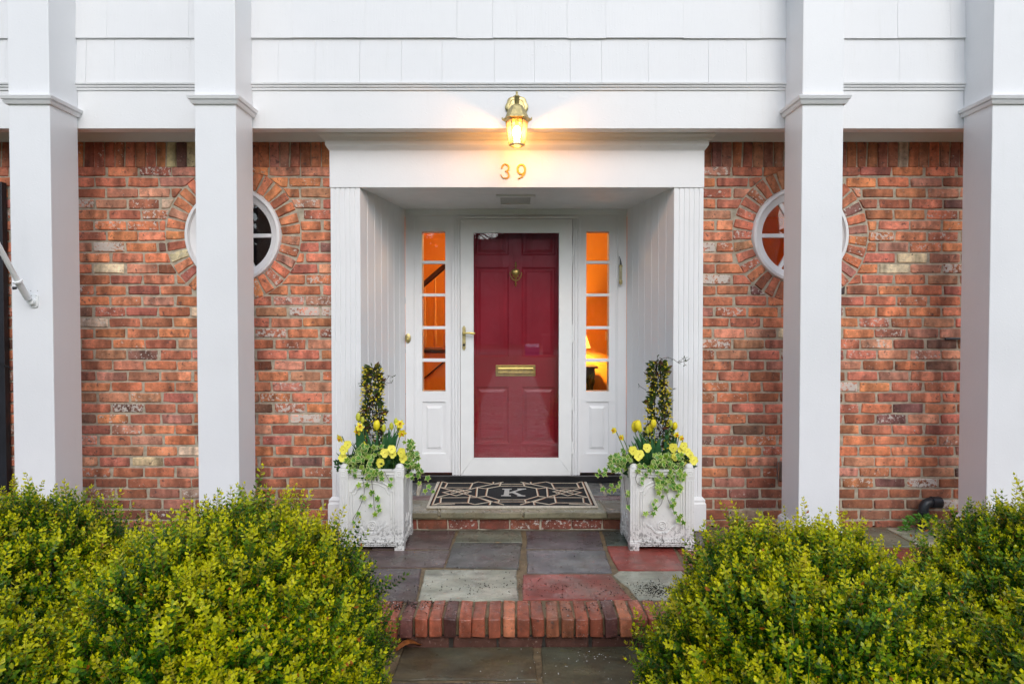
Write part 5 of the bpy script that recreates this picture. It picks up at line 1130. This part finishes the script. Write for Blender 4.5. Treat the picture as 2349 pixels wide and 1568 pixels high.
# black pipe
pp = thing('drain_pipe', 'black plastic pipe elbow standing by the brick wall at right', 'pipe', P(2118, 1210, -.06))
e = [P(2118, 1235, -.07), P(2118, 1176, -.07), P(2119, 1162, -.07), P(2124, 1154, -.07), P(2134, 1151, -.07), P(2140, 1151, -.07)]; e[0].z = .0
MB().tube(e, .031, 16).build('elbow', M['pipe'], pp, smooth='auto')
a, b = P(2136, 1151, -.07), P(2157, 1152, -.07); MB().tube([a, b], .038, 16).build('socket', M['pipe'], pp, smooth='auto')
a = P(2118, 1172, -.07); MB().tube([a, a-Vector((0, 0, .012))], .036, 16).build('collar', M['pipe'], pp, smooth='auto')
hk = thing('wall_hook', 'small grey metal bar set in the brickwork beside the rightmost column', 'hook', P(2190, 777, -.01))
a = P(2168, 777, -.01); MB().tube([a, a+Vector((.06, -.002, .002)), a+Vector((.16, -.02, .0))], .008, 8).build('bar', M['pipe'], hk)

# ------------------------------------------------------------------ boxwood bushes
M['box_leaf'] = leaf_mat('boxwood_leaf', True, trans=.32, rough=.30)
M['twig'] = plain('boxwood_twig', (.40,.25,.08), .7, var=.3, scale=50)
def sprig_template(seed, nodes, Ls):
    r = np.random.RandomState(seed); V, F, T = [], [], []
    gap = Ls/nodes
    for i in range(nodes+1):
        z = gap*(i+.6); age = i/nodes; sz = (.0070 if i < nodes-1 else .0050)*r.uniform(.85, 1.15)
        for s in (0, 1):
            a = (i % 2)*PI/2+s*PI+r.uniform(-.35,.35); el = r.uniform(.35,.8) if i < nodes-1 else r.uniform(.9,1.25)
            d = np.array([math.cos(a)*math.cos(el), math.sin(a)*math.cos(el), math.sin(el)]); w = np.array([-math.sin(a), math.cos(a), 0])
            up = np.cross(d, w); L = sz*2; hw = sz*.66; b = len(V); o = np.array([0, 0, z])+d*.001
            cup = up*(-hw*.35)
            V += [o, o+d*L*.55+w*hw+cup, o+d*L, o+d*L*.5-w*hw+cup]
            F += [(b, b+1, b+2, b+3)]; T += [age]*4
    b = len(V)
    for z, rr_ in ((-Ls*.5, .0009), (Ls, .0005)):
        for k in range(3): V.append(np.array([rr_*math.cos(2*PI*k/3), rr_*math.sin(2*PI*k/3), z])); T.append(-1)
    F += [(b, b+1, b+4, b+3), (b+1, b+2, b+5, b+4), (b+2, b, b+3, b+5)]
    return np.array(V), np.array(F), np.array(T)
TPL = [sprig_template(s, n, l) for s, n, l in ((1,7,.042),(2,8,.054),(3,6,.034),(4,16,.120))]
def vnoise(d, seed, k=3.0):
    r = np.random.RandomState(seed); s = np.zeros(len(d))
    for _ in range(7):
        v = r.normal(size=3)*k; s += np.sin(d@v+r.uniform(0, 6.28))
    return s/7
def bush(name, label, cx_, cy_, rx, ry, z0, ztop, nsp, seed, group, face=None):
    r = np.random.RandomState(seed); h = ztop-z0
    root = thing(name, label, 'bush', (cx_, cy_, z0), group)
    V, F, C = [], [], []; nb = 0
    cz = z0+h*.42; hz = ztop-cz
    d = r.normal(size=(nsp*4, 3)); d /= np.linalg.norm(d, axis=1)[:, None]
    keep = d[:, 2] > -.5
    keep &= (d[:, 1] < .45) | (d[:, 2] > .75) | (r.rand(len(d)) < .3)
    if face is not None: keep &= (d[:, 1] < .55) | (r.rand(len(d)) < .35)
    d = d[keep][:nsp]; n = len(d)
    lump = 1+.15*vnoise(d, seed+1, 3.2)+.12*vnoise(d, seed+2, 8)+.10*vnoise(d, seed+3, 17)
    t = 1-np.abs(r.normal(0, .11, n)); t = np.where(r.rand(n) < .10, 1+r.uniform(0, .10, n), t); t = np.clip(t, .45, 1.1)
    rad_ = lump*t
    sup = (np.abs(d[:, 2])**2.6)
    P3 = np.stack([cx_+d[:, 0]*rx*rad_, cy_+d[:, 1]*ry*rad_, cz+np.where(d[:, 2] > 0, np.abs(d[:, 2])**1.05*hz, d[:, 2]*(cz-z0)*1.3)*rad_], 1)
    dirs = d*np.array([.65, .65, .4])+np.array([0, 0, .95])+r.normal(0, .30, (n, 3)); dirs /= np.linalg.norm(dirs, axis=1)[:, None]
    which = r.choice(4, n, p=[.33,.33,.27,.07]); sc_ = r.uniform(.72, 1.38, n); spin = r.uniform(0, 6.28, n)
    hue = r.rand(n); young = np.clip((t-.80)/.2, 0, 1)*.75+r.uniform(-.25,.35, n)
    patch = vnoise(d, seed+9, 5)
    for w in range(4):
        TV, TF, TT = TPL[w]; ii = np.where(which == w)[0]
        if not len(ii): continue
        z = dirs[ii]; x = np.cross(z, np.array([.3, .2, 1.0])); x /= np.linalg.norm(x, axis=1)[:, None]; y = np.cross(z, x)
        c, s = np.cos(spin[ii])[:, None], np.sin(spin[ii])[:, None]; x, y = x*c+y*s, -x*s+y*c
        A = (TV[None, :, 0, None]*x[:, None]+TV[None, :, 1, None]*y[:, None]+TV[None, :, 2, None]*z[:, None])*sc_[ii][:, None, None]+P3[ii][:, None]
        k = len(TV); m = len(ii)
        Ff = (TF[None]+(np.arange(m)*k)[:, None, None]+nb).reshape(-1, 4); V.append(A.reshape(-1, 3)); F.append(Ff); nb += m*k
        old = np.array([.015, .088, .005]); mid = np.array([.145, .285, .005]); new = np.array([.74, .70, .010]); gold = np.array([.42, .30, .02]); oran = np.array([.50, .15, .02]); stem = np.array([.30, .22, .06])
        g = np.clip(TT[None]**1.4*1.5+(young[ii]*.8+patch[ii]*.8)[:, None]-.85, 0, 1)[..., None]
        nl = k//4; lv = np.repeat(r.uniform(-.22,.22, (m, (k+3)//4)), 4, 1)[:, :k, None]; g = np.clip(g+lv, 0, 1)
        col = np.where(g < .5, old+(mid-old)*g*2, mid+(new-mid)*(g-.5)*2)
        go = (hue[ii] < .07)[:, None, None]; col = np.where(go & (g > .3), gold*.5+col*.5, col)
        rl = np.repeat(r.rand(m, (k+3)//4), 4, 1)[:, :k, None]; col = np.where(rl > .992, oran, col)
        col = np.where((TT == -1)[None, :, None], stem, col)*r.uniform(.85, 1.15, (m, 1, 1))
        C.append(np.concatenate([col, np.ones((m, k, 1))], 2).reshape(-1, 4))
    V = np.concatenate(V); F = np.concatenate(F); C = np.concatenate(C).astype(np.float32)
    me = bpy.data.meshes.new('foliage'); me.vertices.add(len(V)); me.vertices.foreach_set('co', (V-np.array([cx_, cy_, z0])).astype(np.float32).ravel())
    me.loops.add(F.size); me.loops.foreach_set('vertex_index', F.ravel().astype(np.int32)); me.polygons.add(len(F))
    me.polygons.foreach_set('loop_start', np.arange(0, F.size, 4, dtype=np.int32)); me.update(calc_edges=True)
    me.polygons.foreach_set('use_smooth', np.ones(len(F), dtype=bool))
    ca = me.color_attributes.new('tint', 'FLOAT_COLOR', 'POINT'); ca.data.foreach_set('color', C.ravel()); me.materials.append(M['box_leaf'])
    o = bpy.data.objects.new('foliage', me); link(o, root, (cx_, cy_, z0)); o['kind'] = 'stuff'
    mb = MB(); rr = random.Random(seed)
    for i in range(200):
        a = rr.uniform(0, 2*PI); e_ = rr.uniform(.1, 1.4); k = rr.uniform(.80, 1.03)
        end = Vector((cx_+math.cos(a)*math.cos(e_)*rx*k, cy_+math.sin(a)*math.cos(e_)*ry*k, cz+math.sin(e_)*hz*k*.95)); st_ = Vector((cx_+math.cos(a)*rr.uniform(0,.12), cy_+math.sin(a)*rr.uniform(0,.12), z0-.01))
        mid = st_.lerp(end, .5)+Vector((rr.uniform(-.05,.05), rr.uniform(-.05,.05), rr.uniform(-.05,.05)))
        q1 = st_.lerp(end, .8)+Vector((rr.uniform(-.03,.03), rr.uniform(-.03,.03), 0)); mb.tube([st_, mid, q1, end], [.006,.004,.003,.0014], 4, cap=False)
    mb.build('branches', M['twig'], root, smooth=True)
    return root
ZGd = -.16; G = 'boxwood bushes in front of the porch'
bush('boxwood_bush', 'largest boxwood bush in front, left of the flagstone path', -.95, -2.18, .47, .55, ZGd, .655, 18500, 11, G)
bush('boxwood_bush', 'boxwood bush in the left corner, behind the largest one', -1.93, -1.95, .58, .42, ZGd, .64, 11500, 22, G)
bush('boxwood_bush', 'low boxwood bush filling the bottom left corner', -1.62, -2.66, .50, .36, ZGd, .60, 9000, 33, G)
bush('boxwood_bush', 'boxwood bush in front, right of the flagstone path', 0.965, -2.20, .45, .50, ZGd, .56, 17000, 44, G)
bush('boxwood_bush', 'boxwood bush at the right edge, before the rightmost column', 2.0, -1.98, .57, .44, ZGd, .60, 11000, 55, G)
bush('boxwood_bush', 'low boxwood bush filling the bottom right corner', 1.62, -2.70, .48, .34, ZGd, .57, 8000, 66, G)
wd_ = thing('weed_clump', 'low green weeds growing round the foot of the black pipe', 'weeds', P(2125, 1215, -.14))
small_foliage(wd_, tuple(Vector((PX(2120, -.13), -.14, .015))), .14, .07, .11, 150, 3, M['ivy'], .03)
gb = thing('grass_tuft', 'bright green blades of grass poking out of the right bush', 'grass', (P(1835, 1560, -2.8).x, -2.8, ZGd))
mb = MB()
for (x, y0, y1, dx) in ((1822, 1560, 1480, 12), (1841, 1568, 1505, -16)):
    b = P(x-dx, y1, -2.8); a = Vector((b.x-.03, -2.78, ZGd)); pts = smoothp([tuple(a), tuple(a.lerp(b, .5)+Vector((.004, 0, 0))), tuple(b)], 4)
    mb.tube(pts, [.004*(1-i/len(pts))+.0006 for i in range(len(pts))], 4)
mb.build('blade', leaf_mat('grass_blade', False, (.10,.30,.015), .3), gb)

# ------------------------------------------------------------------ ground and what stands behind the camera (seen in the glass)
gm, t, b, o_ = newmat('bed_soil_and_lawn'); p = pos(t); sep = N(t, 'ShaderNodeSeparateXYZ'); t.links.new(p, sep.inputs[0])
lawn = mixc(t, ramp(t, noise(t, p, 3, 5), [(.35, 0), (.65, 1)]), (.045,.085,.018), (.085,.11,.03)); mulch = mixc(t, ramp(t, noise(t, p, 50, 5), [(.35, 0), (.65, 1)]), (.02,.012,.008), (.06,.035,.02))
f = mth(t, 'GREATER_THAN', sep.outputs[1], -3.3); t.links.new(mixc(t, f, lawn, mulch), b.inputs['Base Color']); b.inputs['Roughness'].default_value = .8; bump(t, b, noise(t, p, 60, 4), .02)
gr = MB(); n = 40; vs = []; fs = []
ring_r = [0, 4, 10, 25, 60, 140]
vs.append((0, 0, -.16))
for rr_ in ring_r[1:]: vs += [(rr_*math.cos(2*PI*i/n), rr_*math.sin(2*PI*i/n), -.16) for i in range(n)]
fs = [(0, 1+i, 1+(i+1) % n) for i in range(n)]+[(1+k*n+i, 1+k*n+(i+1) % n, 1+(k+1)*n+(i+1) % n, 1+(k+1)*n+i) for k in range(4) for i in range(n)]
gr.add(vs, fs); g = gr.build('ground', gm); g['kind'] = 'structure'
st_ = MB(); st_.box(-60, 60, -34, -27, -.17, -.155); s_ = st_.build('road', plain('asphalt', (.05,.05,.052), .5, var=.2)); s_['kind'] = 'structure'
bark = plain('bark', (.075,.06,.05), .9, var=.4, scale=15)
def tree(x, y, h, seed, label):
    r = random.Random(seed); tr_ = thing('bare_tree', label, 'tree', (x, y, -.16), 'bare trees beyond the lawn, facing the house'); mb = MB()
    top = Vector((x+r.uniform(-.6,.6), y, h)); base = Vector((x, y, -.17)); mid = base.lerp(top, .5)+Vector((r.uniform(-.3,.3), 0, 0))
    mb.tube([base, base.lerp(mid, .5), mid, top], [.26,.20,.15,.04], 8); mb.build('trunk', bark, tr_, smooth=True); mb = MB()
    for i in range(34):
        s = mid.lerp(top, r.uniform(-.6, .9)); a = r.uniform(0, 2*PI); L = r.uniform(1.2, 3); e_ = s+Vector((math.cos(a)*L, math.sin(a)*L, L*r.uniform(.4, 1.1))); m_ = s.lerp(e_, .5)+Vector((0, 0, .2))
        mb.tube([s, m_, e_], [.07,.04,.012], 5, cap=False)
        for j in range(5):
            s2 = s.lerp(e_, r.uniform(.3,.9)); e2 = s2+Vector((r.uniform(-1,1), r.uniform(-1,1), r.uniform(.2,1.1))); mb.tube([s2, e2], [.02,.006], 4, cap=False)
    mb.build('branches', bark, tr_, smooth=True)
for i, (x, y, h, lb) in enumerate(((-3.2,-17,11,'bare tree across the lawn, nearest left of the path'),(-7.5,-20,12,'bare tree across the lawn, far to the left'),(2.6,-21,12,'bare tree across the lawn, just right of the path'),(6.2,-18,10,'bare tree across the lawn, well right of the path'),(-.6,-37,13,'bare tree beyond the road, in line with the path'),(10.5,-24,12,'bare tree across the lawn, far to the right'),(-2.0,-23,13,'bare tree across the lawn, second left of the path'),(4.2,-25,12,'bare tree by the kerb, between two others right of the path'),(-5.2,-26,12,'bare tree by the kerb, left of the path'))): tree(x, y, h, i+3, lb)
vs = []; n = 90; r = random.Random(4)
for i in range(n+1):
    a = PI*1.02+PI*.96*i/n; R_ = 46+r.uniform(-2, 2); x, y = R_*math.cos(a), R_*math.sin(a)
    for (k, z) in ((1, -.3), (1.02, 3+r.uniform(-1,1)), (1.05, 9.3+r.uniform(-1.3,1.3)), (1.18, 9)): vs.append((x*k, y*k, z))
mb = MB(); mb.add(vs, [(i*4+j, (i+1)*4+j, (i+1)*4+j+1, i*4+j+1) for i in range(n) for j in range(3)]); wd = mb.build('far_wood', plain('far_wood', (.15,.12,.12), .95, var=.8, scale=.8)); wd['kind'] = 'stuff'; wd['label'] = 'far bank of leafless woodland beyond the road'
bn = thing('recycling_bin', 'blue recycling bin tipped over by the kerb', 'bin', (.8, -26, 0)); mb = MB(); mb.prism([(-25.7,-.15),(-26.5,-.1),(-26.45,.42),(-25.75,.28)], .6, 1.3, 'x'); mb.build('tub', plain('blue_plastic', (.03,.06,.5), .4), bn, bevel=.03)
tc = thing('wheeled_bin', 'dark wheeled bin standing by the kerb', 'bin', (1.8, -26, 0)); mb = MB(); mb.add([(1.5,-25.7,-.1),(2.0,-25.7,-.1),(2.0,-26.2,-.1),(1.5,-26.2,-.1),(1.42,-25.6,.85),(2.08,-25.6,.85),(2.08,-26.3,.85),(1.42,-26.3,.85)], [(0,1,2,3),(4,5,6,7),(0,1,5,4),(1,2,6,5),(2,3,7,6),(3,0,4,7)]); mb.build('tub', plain('grey_plastic', (.12,.11,.12), .4), tc, bevel=.03)
mb = MB(); mb.box(1.38, 2.12, -26.36, -25.55, .851, .92); mb.build('lid', plain('grey_lid', (.2,.2,.2), .4), tc, bevel=.02)
